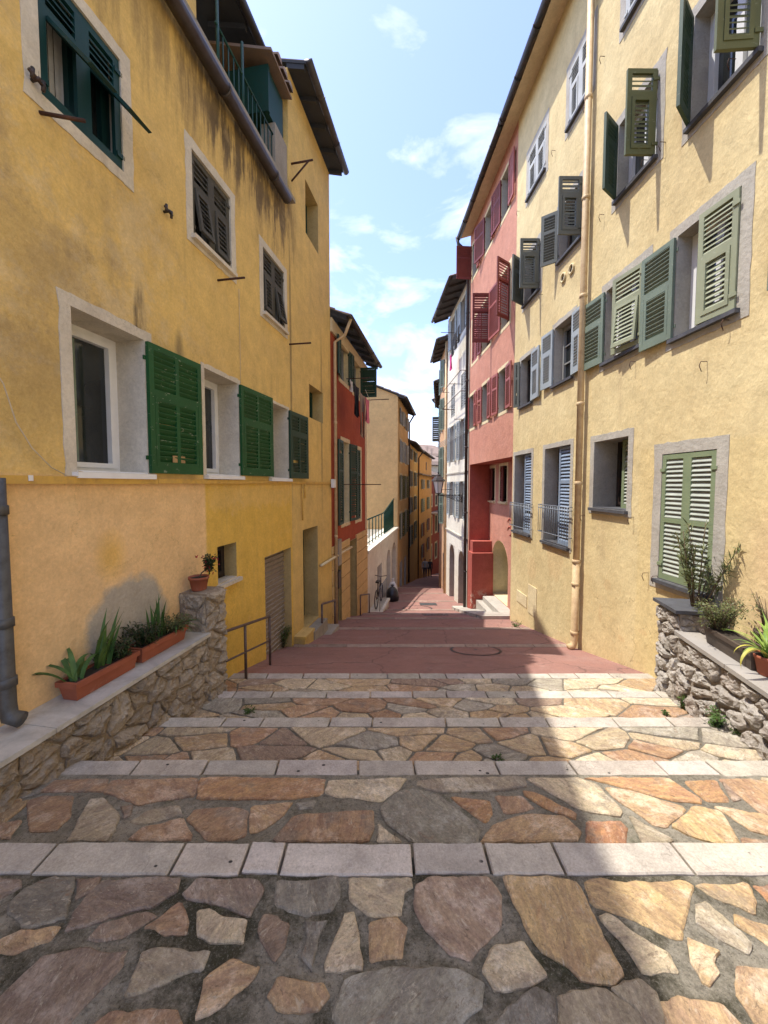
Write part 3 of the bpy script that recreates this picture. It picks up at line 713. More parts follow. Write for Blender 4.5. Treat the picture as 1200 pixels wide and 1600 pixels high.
# rise below nosing, closes against next tread
for i in range(5):
    mort.box(ends[i][0], ends[i][1], EDGE[i] - .134, EDGE[i] - .01, -2.2, -i * STEP_R - .05)
tag(mort.build('step_bed', M['mortar'], None, (0, 0, 0)), 'grey mossy mortar bed of the stone steps', kind='structure')
tag(flags.build('flagstone_paving', M['flag'], None, (0, 0, 0)), 'irregular tan and grey flagstones of the steps', kind='structure')
tag(strips.build('step_edging', M['strip'], None, (0, 0, 0)), 'pale stone edging strips of the steps', kind='structure')

# red asphalt ramp
asp = MB()
ys = [4.72] + [4.9 + .4 * i for i in range(100)] + [46, 50, 60, 90]
def gzs(y): return gz(max(y, 4.735))
cols_ = [-1, -.6, -.25, .1, .5, 1]
sheet(asp, lambda y: -8, lambda y: 12, ys, gzs)
tag(asp.build('street', M['asphalt'], None, (0, 0, 0)), 'sloping red asphalt street', kind='structure')
st2 = MB()
def cross_strip(y, x0, x1, w=.16, dz=.012, skew=0):
    x = x0
    while x < x1 - .05:
        L = min(random.uniform(.35, .8), x1 - x)
        t = random.uniform(.55, .8); st2.col = (t, t * .80, t * .74, 1)
        yy = y + (x - x0) * skew; z = gz(yy) + dz
        st2.hexa([(x + .006, yy, z - .2), (x + L - .006, yy, z - .2), (x + L - .006, yy + w, z - .2), (x + .006, yy + w, z - .2), (x + .006, yy, z), (x + L - .006, yy, z), (x + L - .006, yy + w, z), (x + .006, yy + w, z)])
        x += L
for (y, sk) in ((6.45, 0), (8.05, .0), (9.75, 0), (11.5, 0), (13.3, 0), (15.2, 0), (17.2, 0), (19.4, 0), (22, 0)):
    cross_strip(y, LEFT_X(y) + .02, RIGHT_X(y) - .05, .12, .006, sk)
tag(st2.build('street_edging', M['strip'], None, (0, 0, 0)), 'worn pale stone strips across the street', kind='structure')
gr = MB(); gr.box(-400, 400, -200, 600, -30.2, -30)
tag(gr.build('ground', M['ground'], None, (0, 0, -30)), 'ground far below the hillside street', kind='structure')

# ------------------------------------------------------------------ house builders
def wall_mesh(F, a0, a1, z0, z1, ops, depth=5.0, o=0.0, body=True, slope=0.0, mb=None, ridge=None):
    """front with true holes, plus sides, back and top of the body"""
    mb = mb or MB()
    A = sorted({a0, a1, *[x for p in ops for x in (p[0], p[1]) if a0 < x < a1]})
    Z = sorted({z0, z1, *[x for p in ops for x in (p[2], p[3]) if z0 < x < z1]})
    for i in range(len(A) - 1):
        for j in range(len(Z) - 1):
            ca = (A[i] + A[i + 1]) / 2; cz = (Z[j] + Z[j + 1]) / 2
            if any(p[0] < ca < p[1] and p[2] < cz < p[3] for p in ops): continue
            mb.quad(F.P(A[i], o, Z[j]), F.P(A[i + 1], o, Z[j]), F.P(A[i + 1], o, Z[j + 1]), F.P(A[i], o, Z[j + 1]))
    if body:
        D = -depth + o; rz = z1 + slope * depth / 2
        for a in (a0, a1):
            mb.add([F.P(a, o, z0), F.P(a, D, z0), F.P(a, D, z1), F.P(a, (o + D) / 2, rz), F.P(a, o, z1)], [(0, 1, 2, 3, 4)])
        mb.quad(F.P(a0, D, z0), F.P(a1, D, z0), F.P(a1, D, z1), F.P(a0, D, z1))
        mb.quad(F.P(a0, o, z1), F.P(a1, o, z1), F.P(a1, (o + D) / 2, rz), F.P(a0, (o + D) / 2, rz))
        mb.quad(F.P(a0, D, z1), F.P(a1, D, z1), F.P(a1, (o + D) / 2, rz), F.P(a0, (o + D) / 2, rz))
    return mb

def arch_spandrel(mb, F, s0, s1, zt, o=0.0, n=12):
    """fills the corners above a round arch that springs zt-r and peaks at zt"""
    r = (s1 - s0) / 2; c = (s0 + s1) / 2
    for sgn in (-1, 1):
        pts = [F.P(c + sgn * r, o, zt)] + [F.P(c + sgn * r * math.cos(PI / 2 * k / n), o, zt - r + r * math.sin(PI / 2 * k / n)) for k in range(n + 1)]
        mb.add(pts, [tuple(range(len(pts)))])
    pts = []
    for k in range(2 * n + 1):
        a = PI * k / (2 * n); pts.append((c + r * math.cos(a), zt - r + r * math.sin(a)))
    return pts

srnd = random.Random(77)
def leaf_mesh(F, s_h, o_h, ang, side, w, z0, z1, style=2, th=.032, gap=.048, flap=0, mid=.36, cols=1, st=.055):
    """louvred leaf; side 'n' hinges on the near jamb, 'f' on the far jamb"""
    mb = MB(); mb.col = (0, 0, 0, 1); c, sn = math.cos(R(ang)), math.sin(R(ang))
    if side == 'n': d = (c, sn); n = (-sn, c)
    else: d = (-c, sn); n = (sn, c)
    def P(u, t, z): return F.P(s_h + d[0] * u + n[0] * t, o_h + d[1] * u + n[1] * t, z)
    def bx(u0, u1, t0, t1, za, zb, T=P):
        mb.hexa([T(u0, t0, za), T(u1, t0, za), T(u1, t1, za), T(u0, t1, za), T(u0, t0, zb), T(u1, t0, zb), T(u1, t1, zb), T(u0, t1, zb)])
    def slats(u0, u1, za, zb, T=P):
        n_ = max(2, int((zb - za) / gap)); g = (zb - za) / n_; mb.col = (1, 1, 1, 1)
        for i in range(n_):
            zc = za + (i + .5) * g + srnd.uniform(-.003, .003); hh = g * srnd.uniform(.34, .46); tk = .004
            if srnd.random() < .012: continue
            mb.hexa([T(u0, -th * .42, zc + hh - tk), T(u1, -th * .42, zc + hh - tk), T(u1, th * .42, zc - hh - tk), T(u0, th * .42, zc - hh - tk),
                     T(u0, -th * .42, zc + hh + tk), T(u1, -th * .42, zc + hh + tk), T(u1, th * .42, zc - hh + tk), T(u0, th * .42, zc - hh + tk)])
        mb.col = (0, 0, 0, 1)
    t2 = th / 2; H = z1 - z0; zm = z1 - H * mid
    bx(0, st, -t2, t2, z0, z1); bx(w - st, w, -t2, t2, z0, z1)
    bx(st, w - st, -t2, t2, z0, z0 + st * 1.2); bx(st, w - st, -t2, t2, z1 - st, z1); bx(st, w - st, -t2, t2, zm - st * .5, zm + st * .5)
    def panel(u0, u1, za, zb, T=P):
        if cols == 2:
            um = (u0 + u1) / 2; bx(um - st * .4, um + st * .4, -t2 * .9, t2 * .9, za, zb, T)
            slats(u0, um - st * .4, za, zb, T); slats(um + st * .4, u1, za, zb, T)
        else: slats(u0, u1, za, zb, T)
    panel(st, w - st, zm + st * .5, z1 - st)
    lz0, lz1 = z0 + st * 1.2, zm - st * .5
    if flap or style == 3:
        cf, sf = math.cos(R(flap)), math.sin(R(flap)); b = .008 if not flap else 0
        def T(u, t, z): h = lz1 - z; return P(u, t + (.012 if flap else 0) + h * sf + (t * 0), lz1 - h * cf)
        s2 = st * .75
        bx(st + .004, st + s2, -t2, t2 + b, lz0, lz1, T); bx(w - st - s2, w - st - .004, -t2, t2 + b, lz0, lz1, T)
        bx(st + s2, w - st - s2, -t2, t2 + b, lz0, lz0 + s2, T); bx(st + s2, w - st - s2, -t2, t2 + b, lz1 - s2, lz1, T)
        panel(st + s2, w - st - s2, lz0 + s2, lz1 - s2, T)
    else: panel(st, w - st, lz0, lz1)
    # strap hinges and a latch
    for zz in (z0 + H * .12, z1 - H * .12): bx(-.02, .05, t2 + .001, t2 + .012, zz - .018, zz + .018)
    return mb

def win(H, F, pxs, top, bot, d=.2, frame='pvc', cas=2, sur=None, sill=None, reveal='reveal', leaves=(), curtain=None, bars=0, hole=None, so=.0, z0=None, z1=None, label=None, fw=.05, arch=False, name='window', glazed=True, amat=None):
    sa = F.sz(pxs[0], 700)[0]; sb = F.sz(pxs[1], 700)[0]; s0, s1 = min(sa, sb), max(sa, sb)
    if z1 is None: z1 = F.sz(*top)[1]
    if z0 is None: z0 = F.sz(*bot)[1]
    return win_sz(H, F, s0, s1, z0, z1, d, frame, cas, sur, sill, reveal, leaves, curtain, bars, so, label, fw, arch, name, glazed, amat)

def win_sz(H, F, s0, s1, z0, z1, d=.2, frame='pvc', cas=2, sur=None, sill=None, reveal='reveal', leaves=(), curtain=None, bars=0, so=.0, label=None, fw=.05, arch=False, name='window', glazed=True, amat=None):
    m = MB(); W_ = s1 - s0
    if glazed:
        m.fbox(F, s0, s0 + fw, -d, -d + .05, z0, z1); m.fbox(F, s1 - fw, s1, -d, -d + .05, z0, z1)
        m.fbox(F, s0 + fw, s1 - fw, -d, -d + .05, z0, z0 + fw); m.fbox(F, s0 + fw, s1 - fw, -d, -d + .05, z1 - fw, z1)
        cw = (W_ - 2 * fw) / cas
        for c in range(cas):
            a, b = s0 + fw + c * cw, s0 + fw + (c + 1) * cw; f2 = fw * .8
            m.fbox(F, a, a + f2, -d + .012, -d + .065, z0 + fw, z1 - fw); m.fbox(F, b - f2, b, -d + .012, -d + .065, z0 + fw, z1 - fw)
            m.fbox(F, a + f2, b - f2, -d + .012, -d + .065, z0 + fw, z0 + fw + f2); m.fbox(F, a + f2, b - f2, -d + .012, -d + .065, z1 - fw - f2, z1 - fw)
            for k in range(bars):
                zz = z0 + fw + (z1 - z0 - 2 * fw) * (k + 1) / (bars + 1); m.fbox(F, a + f2, b - f2, -d + .02, -d + .05, zz - .012, zz + .012)
    else: m.fbox(F, s0, s1, -d - .03, -d, z0, z1)
    w = m.build(name, M[frame], H)
    if label: w['label'] = label
    if glazed:
        g = MB(); g.fbox(F, s0 + fw, s1 - fw, -d - .004, -d + .018, z0 + fw, z1 - fw); g.build('pane', M['glass'], w)
        if curtain:
            g = MB(); 
            a, b = (s0 + fw + fw, s0 + W_ * .45); vs = []; n = 14
            for i in range(n + 1):
                q = a + (b - a) * i / n; oo = -d + .021 + .004 * math.sin(i * 1.9); vs += [F.P(q, oo, z0 + 2 * fw), F.P(q, oo, z1 - 2 * fw)]
            g.add(vs, [(2 * i, 2 * i + 2, 2 * i + 3, 2 * i + 1) for i in range(n)], True); g.build('curtain', M[curtain], w)
    r = MB()
    r.quad(F.P(s0, 0, z0), F.P(s0, -d, z0), F.P(s0, -d, z1), F.P(s0, 0, z1)); r.quad(F.P(s1, 0, z0), F.P(s1, -d, z0), F.P(s1, -d, z1), F.P(s1, 0, z1))
    r.quad(F.P(s0, 0, z0), F.P(s1, 0, z0), F.P(s1, -d, z0), F.P(s0, -d, z0)); r.quad(F.P(s0, 0, z1), F.P(s1, 0, z1), F.P(s1, -d, z1), F.P(s0, -d, z1))
    if arch:
        ah = MB(); pts = arch_spandrel(ah, F, s0, s1, z1 - .001, -.002); ah.build('arch_head', M[amat or reveal], w, fix=False)
        for p, q in zip(pts, pts[1:]): r.quad(F.P(p[0], 0, p[1]), F.P(q[0], 0, q[1]), F.P(q[0], -d, q[1]), F.P(p[0], -d, p[1]))
    r.build('reveal', M[reveal], w, fix=False)
    if sur:
        q = MB(); t = sur[1]; e = sur[2] if len(sur) > 2 else .006
        # hand-plastered band, edges a little uneven
        def band(a0, a1, b0, b1, ax):
            n = 10; vs = []
            for i in range(n + 1):
                f_ = i / n; j = noise.noise(Vector((a0 * 7 + i * .9, b0 * 5, 3))) * .018
                if ax == 'v':
                    z = b0 + (b1 - b0) * f_; oa, ob = (a0 + j, a1) if a0 < s0 - .001 else (a0, a1 + j)
                    vs += [F.P(oa, e, z), F.P(ob, e, z), F.P(oa, -.001, z), F.P(ob, -.001, z)]
                else:
                    a = a0 + (a1 - a0) * f_; oa, ob = (b0 + j, b1) if b0 < z0 - .001 else (b0, b1 + j)
                    vs += [F.P(a, e, oa), F.P(a, e, ob), F.P(a, -.001, oa), F.P(a, -.001, ob)]
            fs = []
            for i in range(n):
                k = 4 * i; fs += [(k, k + 4, k + 5, k + 1), (k, k + 2, k + 6, k + 4), (k + 1, k + 5, k + 7, k + 3)]
            fs += [(0, 1, 3, 2), (4 * n, 4 * n + 2, 4 * n + 3, 4 * n + 1)]
            q.add(vs, fs)
        band(s0 - t, s0, z0 - t * .9, z1 + t, 'v'); band(s1, s1 + t, z0 - t * .9, z1 + t, 'v')
        band(s0, s1, z1, z1 + t, 'h'); band(s0, s1, z0 - t * .9, z0, 'h')
        q.build('surround', M[sur[0]], w)
    if sill:
        q = MB(); q.fbox(F, s0 - .04, s1 + .04, .0065 if sur else .001, .06, z0 - .045, z0 - .002); q.fbox(F, s0 + .001, s1 - .001, -d + .07, .0064 if sur else .0009, z0 + .001, z0 + .012); q.build('sill', M[sill], w)
    for lf in leaves:
        side, ang, mat_ = lf[0], lf[1], lf[2]; o = lf[3] if len(lf) > 3 else {}
        o = dict(o); wd = o.pop('w', W_ / 2 - .004); oh = o.pop('oh', None); zz0 = o.pop('z0', z0 + .01); zz1 = o.pop('z1', z1 - .01); lb = o.pop('label', None)
        if oh is None: oh = -.03 if ang < 20 else .03
        sh = (s0 + .004 if ang < 20 else s0 - .005) if side == 'n' else (s1 - .004 if ang < 20 else s1 + .005)
        lm = leaf_mesh(F, sh, oh, ang, side, wd, zz0, zz1, **o).build('shutter', M[mat_], w)
        if lb: lm['label'] = lb
    H_ops.setdefault(H.name, []).append((s0, s1, z0, z1))
    return w
H_ops = {}

def roof(H, F, a0, a1, z, over, depth, slope=.3, o=0.0, th=.10, tiles=True, gutter='zinc', soffit='wood', rafters=True, ends=.15, tw=.21, gr=.06, nearside=False):
    """lean slope rising away from the street, boards below, barrel tiles above, half-round gutter at the edge"""
    r = MB(); e0, e1 = a0 - ends, a1 + ends
    o0 = o + over; o1 = o - depth; zz = lambda q: z + (o0 - q) * slope
    def slab(x0, x1, q0, q1, d0, d1, mb):
        P = F.P; mb.hexa([P(x0, q0, zz(q0) + d0), P(x1, q0, zz(q0) + d0), P(x1, q1, zz(q1) + d0), P(x0, q1, zz(q1) + d0),
                          P(x0, q0, zz(q0) + d1), P(x1, q0, zz(q0) + d1), P(x1, q1, zz(q1) + d1), P(x0, q1, zz(q1) + d1)])
    slab(e0, e1, o0, o1, .0, .04, r)
    # plank joints and rafters under the overhang
    if rafters:
        n = max(2, int((e1 - e0) / .55))
        for i in range(n + 1):
            x = e0 + .04 + (e1 - e0 - .08) * i / n; slab(x - .03, x + .03, o0 - .02, o - .02, -.08, -.001, r)
    ro = r.build('eaves', M[soffit], H)
    if tiles:
        t = MB(); slab(e0, e1, o0 + .03, o1, .041, .055, t); n = int((e1 - e0) / tw); L = min(depth + over, 2.2)
        for i in range(n):
            x = e0 + (i + .5) * (e1 - e0) / n
            segs = int(L / .38)
            for j in range(segs):
                q0 = o0 + .07 - j * .38; q1 = q0 - .42; vs = []
                for q, rr in ((q0, tw * .36), (q1, tw * .30)):
                    for k in range(7):
                        a = PI * k / 6; vs.append(F.P(x + rr * math.cos(a), q, zz(q) + .05 + (.018 if q == q0 else 0) + rr * .75 * math.sin(a)))
                t.add(vs, [(k, k + 1, k + 8, k + 7) for k in range(6)] + [tuple(range(7))], True)
        t.build('roof_tiles', M['tiles'], ro)
    if gutter:
        g = MB(); n = 7; vs = []
        for a in (e0 - .03, e1 + .03):
            for rr in (gr, gr * .86):
                for k in range(n + 1):
                    q = PI + PI * k / n; vs.append(F.P(a, o0 + gr + rr * math.cos(q), z + .03 + rr * math.sin(q)))
        m = 2 * (n + 1); fs = []
        for k in range(n): fs += [(k, k + 1, k + 1 + m, k + m), (n + 1 + k, n + 2 + k, n + 2 + k + m, n + 1 + k + m)]
        for bs in (0, m): fs += [tuple(bs + k for k in range(n + 1)) ]
        fs += [(0, n + 1, n + 1 + m, m), (n, 2 * n + 1, 2 * n + 1 + m, n + m)]
        g.add(vs, fs, True)
        x = e0 + .6
        while x < e1:
            g.tube([F.P(x + .0, o0 + gr + (gr + .006) * math.cos(PI + PI * k / 8), z + .03 + (gr + .006) * math.sin(PI + PI * k / 8)) for k in range(9)], .007, 5); x += .9
        g.build('gutter', M[gutter], ro)
    return ro

def pipe(H, pts, r, mat, name='drainpipe', collars=()):
    m = MB(); m.tube(pts, r, 12)
    for c in collars:
        c = Vector(c); m.tube([c - Vector((0, 0, .03)), c - Vector((0, 0, .025)), c + Vector((0, 0, .025)), c + Vector((0, 0, .03))], [r, r * 1.18, r * 1.18, r], 12)
    return m.build(name, M[mat], H)

# ================================================================== LEFT SIDE
FLt = Facade((-2.72 - .175 * 3, -3), (-2.72 + .175 * 24.2, 24.2), 1)
FRt = Facade((3.53 + .0417 * 3, -3), (3.53 - .0417 * 17.2, 17.2), -1)
aY = FLt.sy; rY = FRt.sy

HA = thing('yellow_house', (-2.9, 3, -.2), 'weathered ochre yellow house with bright green shutters beside the left planter wall', 'house')
TW = ('trim_white', .10, .008)
win(HA, FLt, (88, 207), (203, 115), (209, 285), .16, 'teal', 2, TW, None, 'trim_white', curtain='curtain_w',
    leaves=[('n', 0, 'teal', dict(flap=43, mid=.33, oh=-.02)), ('f', 0, 'teal', dict(flap=43, mid=.33, oh=-.02))], label='upper window whose petrol green shutters are pushed out at the bottom')
win(HA, FLt, (310, 367), (367, 320), (367, 431), .14, 'greyframe', 2, TW, 'trim_white', 'trim_white', leaves=[('n', 0, 'greywood', dict(flap=9, mid=.36)), ('f', 0, 'greywood', dict(flap=3, mid=.36))])
win(HA, FLt, (415, 447), (446, 430), (447, 520), .14, 'greyframe', 2, TW, 'trim_white', 'trim_white', leaves=[('n', 0, 'greywood', dict(flap=2, mid=.36)), ('f', 0, 'greywood', dict(flap=10, mid=.36))])
def fw_(F, a, b): return abs(F.sz(a, 700)[0] - F.sz(b, 700)[0])
win(HA, FLt, (118, 229), (227, 533), (231, 741), .33, 'pvc', 1, ('trim_white', .085, .008), 'pvc', 'trim_white', curtain='curtain',
    leaves=[('f', 177, 'green', dict(w=fw_(FLt, 232, 308), cols=2, style=3, mid=.37, label='bright green shutter with a broken slat by the white window'))])
win(HA, FLt, (321, 373), (372, 600), (373, 744), .33, 'pvc', 1, ('trim_white', .05, .008), 'pvc', 'trim_white',
    leaves=[('f', 177, 'green', dict(w=fw_(FLt, 376, 421), cols=2, style=3, mid=.37))])
win(HA, FLt, (421, 450), (449, 640), (450, 748), .33, 'pvc', 1, ('trim_white', .04, .008), 'pvc', 'trim_white',
    leaves=[('f', 177, 'dkgreen', dict(w=fw_(FLt, 452, 477), cols=2, style=3, mid=.3))])
win(HA, FLt, (336, 366), (365, 848), (366, 903), .22, 'iron', 1, None, 'trim_white', 'reveal_o')
win(HA, FLt, (484, 505), (505, 615), (505, 662), .28, 'dkgreen', 1, None, None, 'reveal_o')
win(HA, FLt, (481, 500), (500, 328), (500, 402), .28, 'dkgreen', 1, None, None, 'reveal_o')
s_, z_ = FLt.sz(278, 718, .07); m = MB(); m.fbox(FLt, s_ - .05, s_ + .12, .052, .058, z_ - .03, z_ + .035); m.build('loose_slat', paint('bare_wood_slat', (.42, .27, .12), (.2, .12, .06), .5), HA)
# garage shutter
gs0, gs1 = FLt.sz(414, 900)[0], FLt.sz(455, 900)[0]; gzt = FLt.sz(452, 856)[1]
m = MB(); n = 30; zb = -1.75
for i in range(n):
    z = zb + (gzt - zb) * i / n; h = (gzt - zb) / n
    m.hexa([FLt.P(gs0, -.16, z), FLt.P(gs1, -.16, z), FLt.P(gs1, -.145, z), FLt.P(gs0, -.145, z), FLt.P(gs0, -.16, z + h), FLt.P(gs1, -.16, z + h), FLt.P(gs1, -.12, z + h - .012), FLt.P(gs0, -.12, z + h - .012)])
gd = m.build('garage_shutter', M['rollshut'], HA)
m = MB(); m.quad(FLt.P(gs0, 0, zb), FLt.P(gs0, -.16, zb), FLt.P(gs0, -.16, gzt), FLt.P(gs0, 0, gzt)); m.quad(FLt.P(gs1, 0, zb), FLt.P(gs1, -.16, zb), FLt.P(gs1, -.16, gzt), FLt.P(gs1, 0, gzt)); m.quad(FLt.P(gs0, 0, gzt), FLt.P(gs1, 0, gzt), FLt.P(gs1, -.16, gzt), FLt.P(gs0, -.16, gzt))
m.build('reveal', M['reveal_o'], gd, fix=False)
# entrance door
ds0, ds1 = FLt.sz(474, 900)[0], FLt.sz(497, 900)[0]; dzt = FLt.sz(497, 821)[1]; dz0 = FLt.sz(492, 968)[1]
m = MB(); m.fbox(FLt, ds0, ds1, -.34, -.30, dz0, dzt)
for (u0, u1, v0, v1) in ((.1, .46, .05, .3), (.54, .9, .05, .3), (.1, .46, .35, .72), (.54, .9, .35, .72), (.1, .9, .78, .96)):
    m.fbox(FLt, ds0 + (ds1 - ds0) * u0, ds0 + (ds1 - ds0) * u1, -.301, -.285, dz0 + (dzt - dz0) * v0, dz0 + (dzt - dz0) * v1)
dr = m.build('door', M['dkgreen'], HA)
m = MB(); 
for (p, q, r_, s_) in (((ds0, 0, dz0), (ds0, -.3, dz0), (ds0, -.3, dzt), (ds0, 0, dzt)), ((ds1, 0, dz0), (ds1, -.3, dz0), (ds1, -.3, dzt), (ds1, 0, dzt)), ((ds0, 0, dzt), (ds1, 0, dzt), (ds1, -.3, dzt), (ds0, -.3, dzt)), ((ds0, 0, dz0), (ds1, 0, dz0), (ds1, -.3, dz0), (ds0, -.3, dz0))):
    m.quad(*[FLt.P(*v) for v in (p, q, r_, s_)])
m.build('reveal', M['reveal_o'], dr, fix=False)
m = MB(); m.tube([FLt.P(ds0 + .1, -.30, dz0 + 1.0), FLt.P(ds0 + .1, -.24, dz0 + 1.0), FLt.P(ds0 + .2, -.24, dz0 + 1.0)], .012, 6); m.build('handle', M['iron'], dr)
ops = H_ops[HA.name] + [(gs0, gs1, zb, gzt), (ds0, ds1, dz0, dzt)]
TWR = aY(6.58); AE = aY(8.71)
mb = wall_mesh(FLt, 0, TWR, -3, 6.2, ops); wall_mesh(FLt, TWR, AE, -4, 8.35, ops, mb=mb)
mb.build('wall', M['left'], HA)
m = MB()   # upper storey: flush pillar part, then the set back terrace wall
m.fbox(FLt, 0, aY(4.72), -4, -.30, 6.2, 8.36); m.fbox(FLt, aY(4.72), TWR - .002, -4, -1.05, 6.2, 8.36)
m.build('upper_wall', M['concrete'] if False else M['left'], HA)
m = MB(); m.fbox(FLt, aY(6.15), TWR - .003, -.25, -.02, 6.262, 7.12); m.build('parapet', M['concrete'], HA)
m = MB(); m.fbox(FLt, 0, TWR - .01, -1.04, .12, 6.201, 6.26); m.build('terrace_slab', M['concrete'], HA)
m = MB(); q = MB()
a = aY(4.75)
while a < aY(6.22): m.tube([FLt.P(a, -.06, 6.26), FLt.P(a, -.06, 6.95)], .009, 6); a += .115
m.tube([FLt.P(aY(4.72), -.06, 6.95), FLt.P(aY(6.25), -.06, 6.95)], .016, 6); m.tube([FLt.P(aY(4.72), -.06, 6.33), FLt.P(aY(6.25), -.06, 6.33)], .012, 6)
for y in (4.76, 5.3, 6.2): m.tube([FLt.P(aY(y), -.06, 6.26), FLt.P(aY(y), -.06, 7.35 if y < 5.4 else 7.0)], .02, 8)
m.build('balcony_railing', M['railgreen'], HA)
m = MB(); m.fbox(FLt, aY(4.9), aY(5.5), -1.05, -1.0, 6.3, 8.0); m.build('balcony_door', M['dkgreen'], HA)
m = MB(); m.fbox(FLt, aY(6.02), aY(6.5), -.7, -.05, 7.13, 7.76); m.fbox(FLt, aY(5.97), aY(6.02) - .001, -.72, -.03, 7.125, 7.78); m.build('green_cupboard', M['railgreen'], HA)
m = MB(); Fp = FLt.P
for i in range(3):     # small tiled canopy above the cupboard
    a = aY(6.0) + .05 + i * .2
    for j in range(3):
        o0 = .12 - j * .38; vs = []
        for qo, rr in ((o0, .085), (o0 - .42, .07)):
            zq = 7.86 + (.12 - qo) * .28 + (.02 if qo == o0 else 0)
            vs += [Fp(a + rr * math.cos(PI * k / 6), qo, zq + rr * math.sin(PI * k / 6)) for k in range(7)]
        m.add(vs, [(k, k + 1, k + 8, k + 7) for k in range(6)] + [tuple(range(7))], True)
m.hexa([Fp(aY(5.85), .08, 7.82), Fp(TWR - .01, .08, 7.82), Fp(TWR - .01, -1.04, 8.13), Fp(aY(5.85), -1.04, 8.13), Fp(aY(5.85), .08, 7.86), Fp(TWR - .01, .08, 7.86), Fp(TWR - .01, -1.04, 8.17), Fp(aY(5.85), -1.04, 8.17)])
m.build('tiled_canopy', M['tiles'], HA)
roof(HA, FLt, .3, TWR - .3, 8.36, .60, 3.2, .25, o=-.95, ends=.28, gr=.065)
roof(HA, FLt, TWR + .06, AE, 8.36, .30, 3.6, .25, ends=.05, gr=.065)
# gutter along the terrace edge
m = MB(); ge, gze = FLt.sz(449, 311, .12); gp = [FLt.P(aY(-2), .12, gze + .04), FLt.P(ge, .12, gze)]; m.tube(gp, .075, 12)
for y in (1, 2.2, 3.4, 4.6, 5.8):
    k_ = (aY(y) - aY(-2)) / (ge - aY(-2)); m.tube([gp[0].lerp(gp[1], k_ - .002), gp[0].lerp(gp[1], k_ + .002)], .083, 12)
m.build('terrace_gutter', M['zinc'], HA)
# ledge line and its small pipes
lz = FLt.sz(10, 742)[1]
m = MB(); m.fbox(FLt, aY(.5), aY(3.52), .002, .045, lz - .055, lz - .002); m.fbox(FLt, aY(3.525), aY(4.98), .002, .043, lz - .05, lz - .004); m.fbox(FLt, aY(4.985), aY(8.62), .002, .03, lz - .045, lz - .008)
m.build('ledge_conduit', M['ochreledge'], HA)
m = MB()
for px, y1, y2 in ((470, 752, 813), (474, 752, 778)):
    s_, z1_ = FLt.sz(px, y1); z2_ = FLt.sz(px, y2)[1]; m.tube([FLt.P(s_, .03, lz - .05), FLt.P(s_, .03, z2_)], .014, 8)
m.build('drop_conduit', M['ochreledge'], HA)
s_, z_ = FLt.sz(517, 755); m = MB(); m.fbox(FLt, s_ - .09, s_ + .05, .031, .10, z_ - .1, z_ + .09); m.build('junction_box', M['white_plastic'], HA)
s_, z_ = FLt.sz(38, 747); m = MB(); m.fbox(FLt, s_ - .012, s_ + .014, .046, .052, z_ - .018, z_ + .018); m.build('cable_clip', M['white_plastic'], HA)
# loose cables
pts = []
for px, py in ((-20, 570), (0, 600), (20, 660), (45, 700), (75, 730), (100, 743), (122, 745), (127, 738), (118, 736)):
    s_, z_ = FLt.sz(px, py, .03); pts.append(FLt.P(s_, .055, z_))
m = MB(); m.tube(pts, .004, 5); m.build('wall_cable', M['cable'], HA); m = MB()
pts = [FLt.P(FLt.sz(372, 455)[0], .012, FLt.sz(372, y)[1]) for y in (452, 500, 560, 598)]; m.tube(pts, .0035, 5)
m.build('wall_cable', M['cable'], HA)
# iron fittings
def cross(px, py):
    m = MB(); s_, z_ = FLt.sz(px, py); P = FLt.P
    m.tube([P(s_ - .05, .05, z_ + .015), P(s_ + .05, .05, z_ - .01)], .012, 6); m.tube([P(s_, 0, z_), P(s_, .07, z_)], .012, 6)
    m.tube([P(s_ - .03, .05, z_ - .02), P(s_ - .025, .05, z_ + .045)], .012, 6); m.tube([P(s_ + .035, .05, z_ - .04), P(s_ + .04, .05, z_ + .025)], .012, 6)
    m.build('wall_anchor', M['iron'], HA)
cross(48, 126); cross(256, 331)
def rod(F, H, px, py, L, ds=0, mat='rust', r=.012, o0=0, name='wall_rod', dz=0):
    s_, z_ = F.sz(px, py); m = MB(); m.tube([F.P(s_, o0, z_), F.P(s_ + ds, o0 + L, z_ + dz)], r, 6); return m.build(name, M[mat], H)
rod(FLt, HA, 62, 176, .24, .1); rod(FLt, HA, 340, 438, .34, 0); rod(FLt, HA, 452, 538, .38, .0, r=.014)
s_, z_ = FLt.sz(455, 256); m = MB(); m.tube([FLt.P(s_, 0, z_), FLt.P(s_, .38, z_ + .01)], .016, 6); m.tube([FLt.P(s_, 0, z_ - .28), FLt.P(s_, .30, z_)], .014, 6); m.build('iron_bracket', M['rust'], HA)
s_, z_ = FLt.sz(500, 853); 
# cast iron drainpipe at the frame's left edge
s_ = FLt.sz(-14, 900)[0]; zt_, zb_ = FLt.sz(2, 755)[1], .16
c = lambda z, o=.07: FLt.P(s_, o, z)
pipe(HA, [c(lz - .02), c(zb_ + .12), c(zb_ + .05, .085), FLt.P(s_ + .015, .15, zb_ + .03)], .045, 'castiron', collars=(c(.78), c(.42), c(1.45)))

